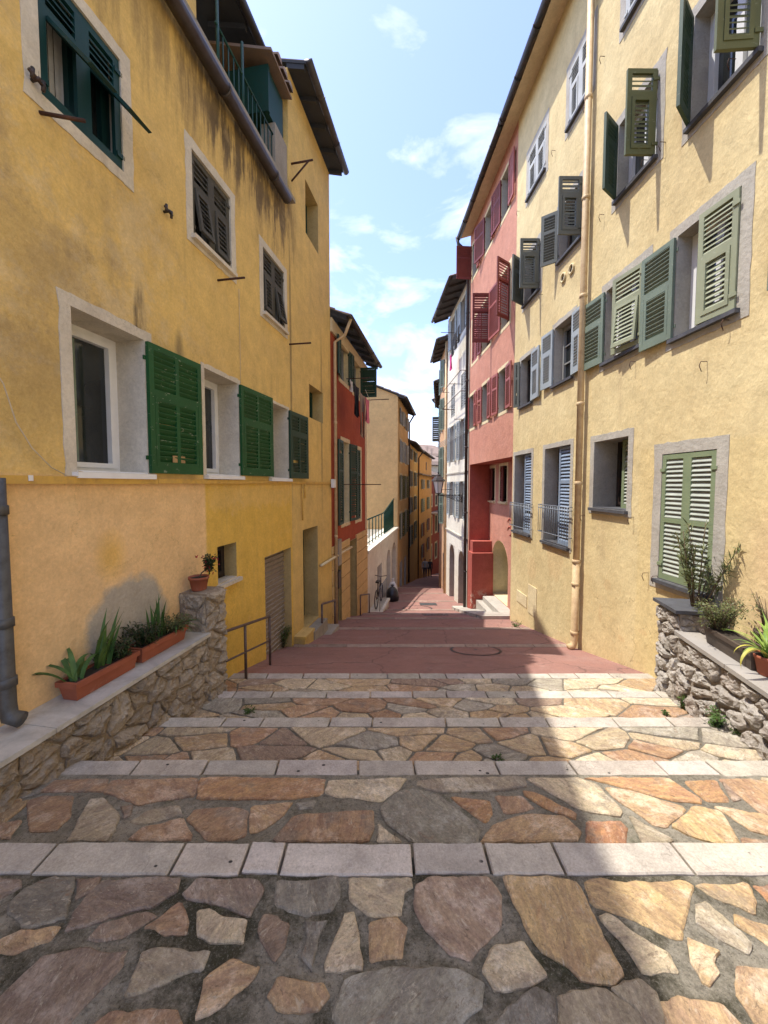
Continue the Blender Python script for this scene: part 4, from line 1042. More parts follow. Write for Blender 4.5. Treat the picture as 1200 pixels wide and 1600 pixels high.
# red house beyond
HB = thing('red_house', (-1.1, 9.2, -1.8), 'narrow brick red house with dark green shutters and laundry, left of the street', 'house')
TC = ('trim_cream', .10, .006)
win(HB, FLt, (531.5, 544), (544, 549), (545, 604), .16, 'greyframe', 2, TC, None, 'trim_cream', leaves=[('n', 172, 'dkgreen', dict(w=.42, gap=.06)), ('f', 176, 'dkgreen', dict(w=.40, gap=.06))])
win(HB, FLt, (552, 562), (562, 575), (562, 622), .16, 'greyframe', 2, TC, None, 'trim_cream', leaves=[('n', 176, 'dkgreen', dict(w=.40, gap=.06)), ('f', 90, 'dkgreen', dict(w=.48, gap=.06, label='dark green shutter standing square to the wall'))])
win(HB, FLt, (534, 545), (545, 693), (545, 815), .18, 'greyframe', 2, TC, None, 'trim_cream', leaves=[('n', 176, 'dkgreen', dict(w=.5, gap=.06)), ('f', 172, 'dkgreen', dict(w=.5, gap=.06))])
win(HB, FLt, (556, 563.5), (563.5, 704), (563.5, 810), .12, 'greyframe', 2, TC, None, 'trim_cream', leaves=[('n', 0, 'dkgreen', dict(gap=.06)), ('f', 0, 'dkgreen', dict(gap=.06))])
opsB = list(H_ops[HB.name])
pz = FLt.sz(529, 848)[1]; B0, B1 = AE + .002, aY(12.35)
d1 = (FLt.sz(521.5, 900)[0], FLt.sz(532, 900)[0], -2.3, FLt.sz(532, 879)[1]); d2 = (FLt.sz(545.5, 900)[0], FLt.sz(556, 900)[0], -2.6, FLt.sz(556, 840)[1])
wall_mesh(FLt, B0, B1, -4, 5.32, opsB + [d1, d2]).build('wall', M['redB'], HB)
m = MB(); z = -3.6
while z < pz:
    z2 = min(z + .36, pz)
    segs = [(B0, B1)]
    for d in (d1, d2):
        if z < d[3] + .02:
            segs = [x for s in segs for x in ((s[0], min(s[1], d[0])), (max(s[0], d[1]), s[1])) if x[1] - x[0] > .02]
    for s in segs: m.fbox(FLt, s[0], s[1], -.02, .03, z, z2 - .022)
    z = z2 + .0001
m.build('plinth', M['plinth'], HB)
m = MB(); m.fbox(FLt, B1 - .22, B1, -.02, .012, pz, 5.1); m.build('corner_band', M['trim_cream'], HB)
m = MB(); m.fbox(FLt, B0, B1, -.02, .04, 5.0, 5.3); m.build('frieze', M['trim_cream'], HB)
for d, mt, dd in ((d1, 'grey_sh', .06), (d2, 'brownframe', .7)):
    m = MB(); m.fbox(FLt, d[0], d[1], -dd - .05, -dd, d[2], d[3])
    for k in range(5):
        a_ = d[0] + (d[1] - d[0]) * (k + .08) / 5; b_ = d[0] + (d[1] - d[0]) * (k + .92) / 5; m.fbox(FLt, a_, b_, -dd - .001, -dd + .015, d[2] + .05, d[3] - .06)
    w = m.build('door', M[mt], HB); m = MB()
    m.quad(*[FLt.P(*v) for v in ((d[0], .03, d[2]), (d[0], -dd, d[2]), (d[0], -dd, d[3]), (d[0], .03, d[3]))]); m.quad(*[FLt.P(*v) for v in ((d[1], .03, d[2]), (d[1], -dd, d[2]), (d[1], -dd, d[3]), (d[1], .03, d[3]))]); m.quad(*[FLt.P(*v) for v in ((d[0], .03, d[3]), (d[1], .03, d[3]), (d[1], -dd, d[3]), (d[0], -dd, d[3]))])
    m.build('reveal', M['reveal_o'], w, fix=False)
roof(HB, FLt, B0 + .12, B1, 5.30, .38, 5, .42, ends=.08, gr=.06, soffit='wood')
pipe(HB, [FLt.P(B0 + .12, .44, 5.28), FLt.P(B0 + .14, .30, 4.95), FLt.P(B0 + .12, .07, 4.8), FLt.P(B0 + .12, .07, -1.7)], .035, 'yellowpipe', collars=(FLt.P(B0 + .12, .07, 3), FLt.P(B0 + .12, .07, .4)))
pts = [FLt.P(B0 + .3 + .05 * math.sin(i), .035, 3.4 - i * .55) for i in range(8)]; m = MB(); m.tube(pts, .008, 5); m.build('wall_cable', M['blackcable'], HB)
rodm = MB(); zr = FLt.sz(558, 592)[1]
s1_, z1_ = FLt.sz(541, 592); rodm.tube([FLt.P(s1_, 0, z1_), FLt.P(s1_, .62, z1_)], .012, 6)
rodm.build('laundry_rod', M['rust'], HB)
rod(FLt, HB, 553, 757, .75, .1, r=.014); rod(FLt, HB, 537, 757, .35, .5, r=.012)
s_, z_ = FLt.sz(526, 862); m = MB(); m.fbox(FLt, s_ - .12, s_ + .12, .031, .09, z_ - .32, z_ + .3); m.build('meter_box', M['concrete'], HB)
s_, z_ = FLt.sz(519, 908); m = MB(); m.fbox(FLt, s_ + .1, s_ + .3, .031, .13, z_ - .2, z_ + .2); m.build('letter_box', M['iron'], HB)
s0_, z_ = FLt.sz(498, 886); m = MB(); m.tube([FLt.P(s0_, .05, z_ + .03), FLt.P(aY(10.2), .07, z_ + .03)], .03, 8); m.build('wall_conduit', M['trim_cream'], HB)

# arched terrace wall
TWL = thing('terrace_wall', (-.3, 13, -3), 'white rendered terrace wall with round arches and green railing, left of the street', 'wall')
T0, T1 = B1 + .002, aY(19.5); tz = -.66
win(TWL, FLt, (589.5, 596.5), (597, 878), None, .15, 'grey_sh', 1, None, None, 'white', z0=-3.9, name='door', glazed=False)
for p in ((604, 610.5, 862), (612, 619, 851)):
    win(TWL, FLt, (p[0], p[1]), (p[0], p[2]), None, .3, 'concrete', 1, None, None, 'white', z0=-4.2, name='arch_recess', glazed=False, arch=True)
wall_mesh(FLt, T0, T1, -5, tz, H_ops[TWL.name], depth=.55).build('wall', M['white'], TWL)
m = MB(); m.fbox(FLt, T0, T1 - .01, -.6, .06, tz, tz + .1); m.build('coping', M['white'], TWL)
m = MB(); m.fbox(FLt, T0, T1 - .01, -7, -.6, tz - .4, tz - .05); m.build('terrace_floor', M['concrete'], TWL)
m = MB(); a = T0 + .05; i = 0
while a < T1 - .02:
    big = i % 12 == 0; up = max(0, (a - aY(16.6)) * .17); m.tube([FLt.P(a, -.2, tz + .1), FLt.P(a, -.2, tz + 1.02 + up)], .022, 6); a += .62 if a < aY(16.3) else .13; i += 1
m.tube([FLt.P(T0, -.2, tz + 1.03), FLt.P(aY(16.6), -.2, tz + 1.03), FLt.P(T1 - .02, -.2, tz + 1.03 + (T1 - aY(16.6)) * .17)], .028, 8); m.tube([FLt.P(T0, -.2, tz + .2), FLt.P(T1 - .02, -.2, tz + .2)], .015, 6)
m.build('railing', M['railgreen'], TWL)

# gable house and the terrace of houses past it
def shut_row(H, F, s_list, z0, z1, mat, w=.8, frame='greyframe', sur=None, ang=(174, 174), gap=.1, lw=None, d=.15, sill=None):
    for s in s_list:
        lw_ = lw or w / 2
        win_sz(H, F, s, s + w, z0, z1, d, frame, 2, sur, sill, 'reveal', leaves=[('n', ang[0], mat, dict(w=lw_, gap=gap)), ('f', ang[1], mat, dict(w=lw_, gap=gap))])
HG = thing('gabled_house', (.7, 19.5, -3.7), 'tall sandy yellow house with a blank gable above the arched terrace wall', 'house')
G0, G1 = aY(19.51), aY(24.2)
for (py0, py1) in ((636, 660), (686, 721), (742, 781), (803, 843)):
    z1_ = FLt.sz(624, py0)[1]; z0_ = FLt.sz(624, py1)[1]
    shut_row(HG, FLt, (G0 + .95, G0 + 3.0), z0_, z1_, 'olive' if py0 > 700 else 'bluegrey', .85, sur=TC, ang=(172, 172), gap=.11)
win_sz(HG, FLt, G0 + .8, G0 + 1.9, -5, -2.6, .2, 'brownframe', 1, None, None, 'reveal', name='door', glazed=False); win_sz(HG, FLt, G0 + 2.7, G0 + 3.8, -5, -2.7, .2, 'brownframe', 1, None, None, 'reveal', name='door', glazed=False)
wall_mesh(FLt, G0, G1, -6, 6.05, H_ops[HG.name], depth=7.5, slope=.42).build('wall', M['gable'], HG)
roof(HG, FLt, G0, G1, 5.93, .35, 3.75, .42, ends=.12, soffit='wood', gr=.07)
pipe(HG, [FLt.P(G1 - .1, .38, 5.9), FLt.P(G1 - .1, .08, 5.4), FLt.P(G1 - .1, .08, -4.6)], .05, 'iron')

HH = thing('amber_house', (1.9, 25, -5), 'amber yellow house with tiled eaves directly past the gabled house', 'house')
H0, H1 = G1 + .002, aY(31)
FLl = Facade((-2.72 - .175 * 3, -3), (-2.72 + .175 * 45, 45), 1)
for py0, py1 in ((698, 716), (735, 760), (778, 803), (824, 856)):
    z1_ = FLl.sz(639, py0)[1]; z0_ = FLl.sz(639, py1)[1]
    shut_row(HH, FLl, (H0 + 1.0, H0 + 4.2), z0_, z1_, 'olive_d' if py0 > 800 else 'grey_sh', .95, sur=TC, gap=.12)
wall_mesh(FLl, H0, H1, -8, 4.25, H_ops[HH.name], depth=7, slope=.4).build('wall', M['ochreH'], HH)
roof(HH, FLl, H0 + .2, H1, 4.2, .42, 3.5, .4, ends=.12, soffit='wood_l', gr=.07)
pipe(HH, [FLl.P(H1 - .2, .45, 4.2), FLl.P(H1 - .2, .1, 3.7), FLl.P(H1 - .2, .1, -6)], .05, 'iron')

FI = Facade((2.72, 31.01), (5.2, 42.0), 1)
HI = thing('orange_house', (4, 36, -7), 'orange house with a small roof tower where the street bends', 'house')
i1 = FI.L
for py0, py1, mt in ((749, 764, 'greyframe'), (779, 800, 'sagegreen'), (817, 838, 'maroon'), (850, 872, 'maroon')):
    z1_ = FI.sz(660, py0)[1]; z0_ = FI.sz(660, py1)[1]
    shut_row(HI, FI, (i1 * .22, i1 * .62), z0_, z1_, mt, 1.05, sur=None, gap=.14)
wall_mesh(FI, 0, i1, -10, 2.35, H_ops[HI.name], depth=6, slope=.0).build('wall', M['orangeI'], HI)
win_sz(HI, FI, i1 * .5, i1 * .5 + .8, 2.95, 3.75, .1, 'maroon', 1, None, None, 'reveal')
H_ops[HI.name] = [o for o in H_ops[HI.name] if o[2] > 2.5]
wall_mesh(FI, i1 * .12, i1 * .98, 2.36, 4.35, H_ops[HI.name], depth=4, o=-.0).build('roof_tower', M['orangeI'], HI)
roof(HI, FI, 0, i1, 2.36, .35, .35, .3, ends=.1, soffit='wood_l', gutter=None, rafters=False)
roof(HI, FI, i1 * .12, i1 * .98, 4.36, .3, 4, .3, ends=.15, soffit='wood_l', gr=.06)

FJ = Facade((5.0, 43.5), (7.5, 50.0), 1)
HJ = thing('dark_red_house', (6, 46, -9), 'small dark red house with cream framed windows closing the view at the bend', 'house')
j1 = FJ.L
for z0_, z1_ in ((-.9, .3), (-4.2, -2.2), (-7.4, -5.6)):
    for s in (j1 * .12, j1 * .5): win_sz(HJ, FJ, s, s + 1.0, z0_, z1_, .12, 'brownframe', 2, ('trim_cream', .2, .02), None, 'reveal')
wall_mesh(FJ, 0, j1, -14, 2.6, H_ops[HJ.name], depth=6).build('wall', M['redB'], HJ)
roof(HJ, FJ, 0, j1, 2.62, .4, 4, .35, ends=.2, soffit='wood_l')
m = MB(); m.fbox(FJ, -.2, j1, .0, 1.3, -1.75, -1.6); m.build('canopy_roof', M['tiles'], HJ)
def far_house(name, lab, A, B, z0, z1, mat, depth=6, wins=(), cat='house', over=.35, sl=.35, sh='grey_sh'):
    F = Facade(A, B, 1); H = thing(name, (A[0], A[1], z0), lab, cat)
    for (f, w, a, b) in wins: shut_row(H, F, (F.L * f,), a, b, sh, w, gap=.14)
    wall_mesh(F, 0, F.L, z0, z1, H_ops.get(H.name, []), depth=depth).build('wall', M[mat], H); roof(H, F, 0, F.L, z1, over, depth, sl, ends=.2, soffit='wood_l', gutter='zinc')
    return H, F
hk, FK = far_house('cream_house', 'pale cream house with a tiled roof and aerials far down the street', (3.6, 52), (11, 58), -16, 4.3, 'cream', 8, ((.3, 1, .6, 2), (.6, 1, .6, 2)))
def antenna(H, p, h=1.6):
    m = MB(); p = Vector(p); m.tube([p, p + Vector((0, 0, h))], .02, 5)
    for k in range(5): z = h - .08 - k * .13; m.tube([p + Vector((-.35 + k * .04, 0, z)), p + Vector((.35 - k * .04, 0, z))], .012, 4)
    m.build('aerial', M['iron'], H)
antenna(hk, (6.2, 55.5, 4.9), 2.2); antenna(hk, (7.0, 56.5, 4.9), 2.0)
m = MB(); m.fbox(FK, 3.2, 3.9, -2.5, -1.8, 4.5, 6.2); m.build('chimney', M['cream'], hk)
far_house('ochre_house', 'ochre house with its tiled roof showing behind the far cream house', (4.5, 64), (14, 70), -18, 6.4, 'ochreH', 8)
far_house('brown_house', 'brown red house at the far end of the street in shade', (7.6, 51), (12.5, 60), -16, 1.0, 'redB', 6, ((.2, 1, -3.5, -2), (.6, 1, -3.5, -2)))

# ================================================================== RIGHT SIDE
HC = thing('straw_yellow_house', (3.5, 4, -.9), 'tall sunlit straw yellow house with pale green shutters and a long drainpipe', 'house')
TG = ('trim_grey', .12, .006); TGs = ('trim_grey', .09, .006)
Ztop9 = FRt.sz(1010, 136)[1]; Ztop13 = FRt.sz(909, 70)[1]
win(HC, FRt, (1036, 1121), (1036, 710), (1033, 905), .14, 'greyframe', 2, ('trim_grey', .13, .006), 'slate', 'trim_grey', leaves=[('n', 0, 'sagegreen', dict(mid=.52, gap=.05, oh=-.015)), ('f', 0, 'sagegreen', dict(mid=.52, gap=.05, oh=-.015))], label='ground floor window behind closed sage green shutters')
win(HC, FRt, (929, 982), (929, 691), (929, 793), .42, 'iron', 2, ('trim_grey', .10, .006), 'slate', 'concrete', leaves=[('n', 0, 'sagegreen', dict(oh=-.2))])
win(HC, FRt, (852, 892), (852, 702), (850, 844), .32, 'iron', 2, TGs, 'slate', 'trim_grey', leaves=[('n', 0, 'blue_sh', dict(oh=-.06, gap=.06))])
win(HC, FRt, (805, 831), (805, 712), (804, 828), .32, 'iron', 2, TGs, 'slate', 'trim_grey', leaves=[('n', 0, 'blue_sh', dict(oh=-.06, gap=.06))])
def win_rail(F, H, pa, pb, ty, by):
    a, zt = F.sz(pa, ty); b = F.sz(pb, ty)[0]; zb = F.sz(pa, by)[1]; m = MB(); a, b = min(a, b) - .05, max(a, b) + .05
    for z in (zt, zt - .06, zb + .03): m.tube([F.P(a - .03, .01, z), F.P(a, .09, z), F.P(b, .09, z), F.P(b + .03, .01, z)], .009, 6)
    n = int((b - a) / .085)
    for i in range(n + 1): x = a + (b - a) * i / n; m.tube([F.P(x, .09, zb + .03), F.P(x, .09, zt)], .0065, 5)
    m.build('window_railing', M['railgrey'], H)
win_rail(FRt, HC, 850, 892, 788, 832); win_rail(FRt, HC, 804, 831, 785, 822)
w5 = win(HC, FRt, (1047, 1141), (1143, 303), (1133, 492), .22, 'pvc', 2, TG, 'slate', 'trim_grey',
    leaves=[('n', 6, 'lightgreen', dict(style=3, w=fw_(FRt, 1087, 1141), oh=.01, mid=.42)), ('f', 176, 'seagreen', dict(style=3, w=fw_(FRt, 999, 1043), mid=.42))])
Z5 = H_ops[HC.name][-1]
win(HC, FRt, (941, 999), (998, 415), (998, 540), .2, 'pvc', 2, TG, 'slate', 'trim_grey', leaves=[('n', 10, 'lightgreen', dict(style=3, w=fw_(FRt, 961, 999), oh=.01, flap=5)), ('f', 176, 'seagreen', dict(style=3, w=fw_(FRt, 911, 941)))])
win(HC, FRt, (1232, 1340), None, None, .2, 'pvc', 2, TG, 'slate', 'trim_grey', leaves=[('n', 176, 'seagreen', {}), ('f', 176, 'seagreen', dict(style=3, w=fw_(FRt, 1196, 1232)))], z0=Z5[2], z1=Z5[3])
win(HC, FRt, (863, 892), (893, 492), (892, 589), .2, 'greyframe', 1, TGs, 'slate', 'trim_grey', bars=2, leaves=[('n', 176, 'bluegrey', dict(style=3, w=fw_(FRt, 893, 910))), ('f', 176, 'bluegrey', dict(style=3, w=fw_(FRt, 847, 862)))])
win(HC, FRt, (812, 830), (830, 552), (830, 628), .2, 'iron', 1, TGs, 'slate', 'trim_grey', leaves=[('n', 176, 'bluegrey', dict(style=3, w=fw_(FRt, 831, 845))), ('f', 140, 'grey_sh', dict(w=.14))])
win(HC, FRt, (953, 1009), (1010, 137), (1010, 262), .2, 'pvc', 2, TG, 'slate', 'trim_grey', curtain='curtain_w', leaves=[('n', 88, 'olive', dict(style=3, mid=.3)), ('f', 56, 'olive_d', dict(style=3, mid=.3))])
win(HC, FRt, (1060, 1158), None, (1158, 112), .22, 'pvc', 2, TG, 'slate', 'trim_grey', curtain='curtain_w', z1=Ztop9, leaves=[('n', 84, 'olive', dict(style=3, mid=.3)), ('f', 54, 'olive_d', dict(style=3, mid=.3))])
win(HC, FRt, (867, 901), (902, 290), (902, 377), .2, 'iron', 1, TG, 'slate', 'trim_grey', leaves=[('n', 88, 'grey_sh', dict(style=3, mid=.3)), ('f', 130, 'grey_sh', dict(w=.3))])
win(HC, FRt, (815, 838), (838, 382), (838, 457), .2, 'iron', 1, TG, 'slate', 'trim_grey', leaves=[('n', 88, 'grey_sh', dict(style=3, mid=.3)), ('f', 54, 'grey_sh', dict(style=3, mid=.3, w=.42))])
for a_, b_, t_, bt in ((877, 909, (909, 72), (908, 167)), (818, 843, (843, 208), (842, 282))):
    win(HC, FRt, (a_, b_), t_, bt, .1, 'greyframe', 2, TG, 'slate', 'trim_grey', leaves=[('n', 0, 'white_sh', dict(style=3, oh=-.01)), ('f', 0, 'white_sh', dict(style=3, oh=-.01))])
win(HC, FRt, (957, 1008), None, (1000, 0), .1, 'greyframe', 2, TG, 'slate', 'trim_grey', z1=Ztop13, leaves=[('n', 0, 'lightgreen', dict(style=3, oh=-.01)), ('f', 0, 'white_sh', dict(style=3, oh=-.01))])
CE = rY(9.4)
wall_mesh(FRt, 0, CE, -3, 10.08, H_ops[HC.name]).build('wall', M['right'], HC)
# vent rings
for px, py in ((881, 434), (894, 420)):
    s_, z_ = FRt.sz(px, py); m = MB(); c = 20; ring = []
    for (r_, o_) in ((.085, .001), (.085, .03), (.062, .03), (.062, -.01)): ring += [FRt.P(s_ + r_ * math.cos(2 * PI * k / c), o_, z_ + r_ * math.sin(2 * PI * k / c)) for k in range(c)]
    m.add(ring, [(i * c + k, i * c + (k + 1) % c, (i + 1) * c + (k + 1) % c, (i + 1) * c + k) for i in range(3) for k in range(c)], True)
    v = m.build('vent', M['trim_cream'], HC); m = MB(); m.add([FRt.P(s_ + .07 * math.cos(2 * PI * k / c), .004, z_ + .07 * math.sin(2 * PI * k / c)) for k in range(c)], [tuple(range(c))]); m.build('vent_hole', M['iron'], v)
# drainpipe
s_ = FRt.sz(905, 1015)[0]; P = lambda z, o=.09: FRt.P(s_, o, z)
zlow = -1.12
pipe(HC, [P(9.9), P(.35)], .05, 'yellowpipe', collars=(P(6.1), P(4.6), P(2.9), P(1.62), P(7.6)))
pipe(HC, [P(.35), P(zlow + .12), P(zlow + .03, .11), FRt.P(s_, .19, zlow)], .056, 'rust' if False else 'yellowpipe', name='pipe_shoe', collars=(P(.33), P(-.05), P(zlow + .25)))
# meter hatches
for (p, q, r_) in (((812, 920), (833, 963), .0), ((838, 914), (847, 975), 0)):
    pass
def hatch(pa, pb, ta, bb, za=None):
    a, z1_ = FRt.sz(pa, ta); b, z0_ = FRt.sz(pb, bb); a, b = min(a, b), max(a, b); m = MB(); m.fbox(FRt, a, b, .0, .012, z0_, z1_)
    m.build('meter_hatch', M['trim_cream'], HC)
hatch(808, 823, 921, 950); hatch(826, 838, 912, 966)
# shutter stays and wall hooks
def hook(F, H, px, py):
    s, z = F.sz(px, py); m = MB(); m.tube([F.P(s, 0, z), F.P(s, .07, z), F.P(s + .01, .075, z - .04), F.P(s + .01, .05, z - .10)], .004, 5); m.build('wall_hook', M['rust'], H)
for px, py in ((945, 88), (1040, 222), (868, 235), (812, 330), (944, 335), (918, 165), (1150, 92), (1012, 250), (1140, 500), (993, 565), (915, 577), (848, 460), (1105, 565), (1028, 900), (1013, 895), (990, 808), (914, 805)):
    hook(FRt, HC, px, py)
# red house (right)
HD = thing('pink_red_house', (3.1, 11, -2.3), 'pinkish red house with maroon shutters and a deep recess at street level', 'house')
TCr = ('trim_cream', .09, .006)
def dwin(pxs, top, bot, lv, **k): return win(HD, FRt, pxs, top, bot, .2, 'brownframe', 1, TCr, None, 'reveal', leaves=lv, **k)
g6 = dict(gap=.06)
dwin((778, 790.5), (791, 572), (791, 640), [('n', 176, 'pinkred', dict(w=fw_(FRt, 791, 801) * .95, gap=.06)), ('f', 176, 'pinkred', dict(w=fw_(FRt, 770, 777.5), gap=.06))])
Zr = H_ops[HD.name][-1]
dwin((753, 762), None, None, [('n', 176, 'pinkred', dict(w=fw_(FRt, 763, 769.5), gap=.06)), ('f', 176, 'pinkred', dict(w=fw_(FRt, 747, 752), gap=.06))], z0=Zr[2], z1=Zr[3])
dwin((733.5, 741), None, None, [('n', 176, 'pinkred', dict(w=fw_(FRt, 742, 746.5), gap=.06)), ('f', 176, 'pinkred', dict(w=fw_(FRt, 729.5, 733), gap=.06))], z0=Zr[2], z1=Zr[3])
dwin((780, 793), (793, 418), (793, 505), [('n', 125, 'maroon', dict(w=.48, gap=.06)), ('f', 176, 'pinkred', dict(w=fw_(FRt, 765, 779), gap=.06))])
Zr = H_ops[HD.name][-1]
dwin((751, 764), None, None, [('n', 88, 'maroon', dict(w=.5, gap=.06)), ('f', 176, 'maroon', dict(w=.3, gap=.06))], z0=Zr[2], z1=Zr[3])
dwin((735.6, 744), None, None, [('n', 0, 'pinkred', g6), ('f', 0, 'pinkred', g6)], z0=Zr[2], z1=Zr[3])
dwin((778, 790), (790, 268), (790, 335), [('n', 176, 'pinkred', dict(w=fw_(FRt, 791, 801) * .95, gap=.06)), ('f', 176, 'maroon', dict(w=fw_(FRt, 766, 777), gap=.06))])
Zr = H_ops[HD.name][-1]
dwin((754, 764.5), None, None, [('n', 176, 'pinkred', dict(w=.35, gap=.06)), ('f', 165, 'maroon', dict(w=.55, gap=.06))], z0=Zr[2], z1=Zr[3])
dwin((735, 743), None, None, [('f', 88, 'maroon', dict(w=.52, gap=.06)), ('n', 176, 'pinkred', dict(w=.4, gap=.06))], z0=Zr[2], z1=Zr[3])
D0, D1 = CE + .002, rY(13.57)
nz_top = FRt.sz(730, 727)[1]; nz0 = D0 + .02; nz1 = rY(13.35)
wall_mesh(FRt, D0, D1, -5, 10.08, H_ops[HD.name] + [(nz0, nz1, -5, nz_top)], ).build('wall', M['red'], HD)
# the recess: far side wall, ceiling, back wall with two windows and an arched doorway
DEP = .70
m = MB(); P = FRt.P
m.quad(P(nz1, 0, -5), P(nz1, -DEP, -5), P(nz1, -DEP, nz_top), P(nz1, 0, nz_top)); m.quad(P(nz0, 0, -5), P(nz0, -DEP, -5), P(nz0, -DEP, nz_top), P(nz0, 0, nz_top))
m.quad(P(nz0, 0, nz_top), P(nz1, 0, nz_top), P(nz1, -DEP, nz_top), P(nz0, -DEP, nz_top))
m.build('recess_sides', M['red_dark'], HD, fix=False)
FRb = Facade((FRt.P(0, -DEP, 0).x, FRt.P(0, -DEP, 0).y), (FRt.P(20, -DEP, 0).x, FRt.P(20, -DEP, 0).y), -1)
hb0 = len(H_ops[HD.name])
win(HD, FRb, (765, 774), (774, 731), (774, 783), .15, 'brownframe', 1, TCr, 'trim_cream', 'reveal', leaves=[('f', 10, 'maroon', dict(w=.45, gap=.07))])
win(HD, FRb, (782, 793), (793, 727), (793, 785), .15, 'brownframe', 1, TCr, 'trim_cream', 'reveal', leaves=[('f', 10, 'maroon', dict(w=.4, gap=.07))])
win(HD, FRb, (771, 797), (784, 846), None, .6, 'dkgreen', 1, None, None, 'trim_cream', z0=FRb.sz(784, 940)[1], amat='red', glazed=False, arch=True, name='arched_doorway')
wall_mesh(FRb, nz0, nz1, -5, nz_top, H_ops[HD.name][hb0:], body=False).build('recess_wall', M['red'], HD)
a_ = FRt.sz(741, 700)[0]
blk_top = FRt.sz(735, 862)[1]
m = MB(); m.fbox(FRt, a_, nz1 - .002, -DEP + .002, .03, -4.9, blk_top); m.fbox(FRt, nz1 - .35, nz1 - .003, -DEP + .003, -.04, blk_top, blk_top + .38)
m.build('low_wall', M['red_dark'], HD)
m = MB()
for i, (dy, dz) in enumerate(((0, -.62), (.35, -.35))):
    m.fbox(FRt, FRb.sz(799, 900)[0] - dy, FRb.sz(770, 900)[0] - dy * .6, -DEP - .3 * i + .004, -.12 - i * .18, -3.8, FRb.sz(784, 940)[1] - .19 + .17 * i)
stp = m.build('entrance_steps', M['trim_grey'], HD)
m = MB()
for sx_, zz_ in ((0, 0), (0, -.2)):
    s_, z_ = FRb.sz(797, 812); m.tube([FRb.P(s_ + .16 * math.cos(t_ * .6), .006, z_ - .1 + zz_ * 1.2 + .13 * math.sin(t_ * .6)) for t_ in range(9)], .018, 5)
m.build('painted_scrawl', M['red_dark'], HD)
roof(HC, FRt, 0, CE, 9.97, .34, 3, .3, soffit='soffit', rafters=False, ends=0, gr=.075, tiles=False, gutter='iron')
roof(HD, FRt, D0, D1, 9.97, .34, 3, .3, soffit='soffit', rafters=False, ends=.0, gr=.075, tiles=False, gutter='iron')
pipe(HD, [FRt.P(D1 + .06, .46, 10.05), FRt.P(D1 + .02, .42, 9.8), FRt.P(D1 - .02, .08, 9.5), FRt.P(D1 - .02, .08, -2.85)], .055, 'iron', collars=[FRt.P(D1 - .02, .08, z) for z in (7.5, 5.2, 2.9, .6, -1.5)])

# white house
HE = thing('white_house', (2.9, 15, -3.2), 'off-white house with broad dark eaves and arched shop openings past the red house', 'house')
E0, E1 = D1 + .002, rY(17.2)
cw = (E1 - E0)
for (py0, py1) in ((470, 520), (585, 640), (655, 718), (752, 812)):
    z1_ = FRt.sz(722, py0)[1]; z0_ = FRt.sz(722, py1)[1]
    for f in (.13, .60):
        lv = [('n', 174, 'bluegrey', dict(w=.36, gap=.09)), ('f', 174, 'bluegrey', dict(w=.36, gap=.09))] if py0 != 585 else [('n', 0, 'slatgrey', dict(gap=.09)), ('f', 0, 'slatgrey', dict(gap=.09))]
        win_sz(HE, FRt, E0 + cw * f, E0 + cw * f + .72, z0_, z1_, .14, 'greyframe', 2, None, None, 'reveal', leaves=lv)
for f, w_ in ((.10, .95), (.55, .95)):
    win_sz(HE, FRt, E0 + cw * f, E0 + cw * f + w_, -4.4, FRt.sz(722, 862)[1], .3, 'brownframe', 1, None, None, 'trim_grey', name='arched_doorway', glazed=False, arch=True)
wall_mesh(FRt, E0, E1, -6, 8.75, H_ops[HE.name]).build('wall', M['white'], HE)
m = MB(); zc = FRt.sz(722, 838)[1]; m.fbox(FRt, E0, E1, 0, .05, zc - .06, zc); m.build('string_course', M['trim_grey'], HE); m = MB(); m.fbox(FRt, E0, E1, 0, .03, FRt.sz(722, 737)[1] - .05, FRt.sz(722, 737)[1]); m.build('string_course', M['trim_grey'], HE)
roof(HE, FRt, E0 + .12, E1, 8.72, .62, 3, .35, soffit='wood_l', ends=.1, gr=.06)
for (px, py, L) in ((722, 600, .5), (722, 655, .3), (710, 640, .5), (706, 765, .5), (712, 520, .6)): rod(FRt, HE, px, py, L)
m = MB()
for z_, y0_ in ((FRt.sz(722, 590)[1], 0), (FRt.sz(722, 620)[1], 0)):
    m.tube([FRt.P(E0 + .1, 0, z_), FRt.P(E0 + .1, .28, z_), FRt.P(E1 - .3, .28, z_), FRt.P(E1 - .3, 0, z_)], .012, 5)
m.build('laundry_frame', M['rust'], HE)
# awning with slats
m = MB(); z_ = FRt.sz(722, 678)[1]; a_ = E0 + .3
for k in range(4): m.tube([FRt.P(a_ + .1 * k, 0, z_ + .06 * k), FRt.P(a_ + 1.4 + .1 * k, .75, z_ - .5 + .06 * k)], .012, 5)
m.build('folded_awning', M['greyframe'], HE)

# peach houses along the bend
FF = Facade((FRt.P(E1, 0, 0).x + .01, 17.21), (2.93, 20.3), -1)
HF = thing('peach_house', (2.85, 18.5, -3.5), 'narrow peach coloured house with small green shutters past the white house', 'house')
for (zc, h) in ((6.2, 1.3), (4.2, 1.5), (1.9, 1.5), (-.3, 1.5)):
    win_sz(HF, FF, .5, 1.2, zc, zc + h, .14, 'greyframe', 2, None, None, 'reveal', leaves=[('n', 176, 'seagreen', dict(w=.36, gap=.09)), ('f', 150, 'seagreen', dict(w=.30, gap=.09))])
    win_sz(HF, FF, 2.0, 2.7, zc, zc + h, .14, 'greyframe', 2, None, None, 'reveal', leaves=[('n', 176, 'seagreen', dict(w=.36, gap=.09)), ('f', 174, 'seagreen', dict(w=.30, gap=.09))])
win_sz(HF, FF, .5, 1.4, -5, -1.7, .25, 'brownframe', 1, None, None, 'reveal', name='door', glazed=False)
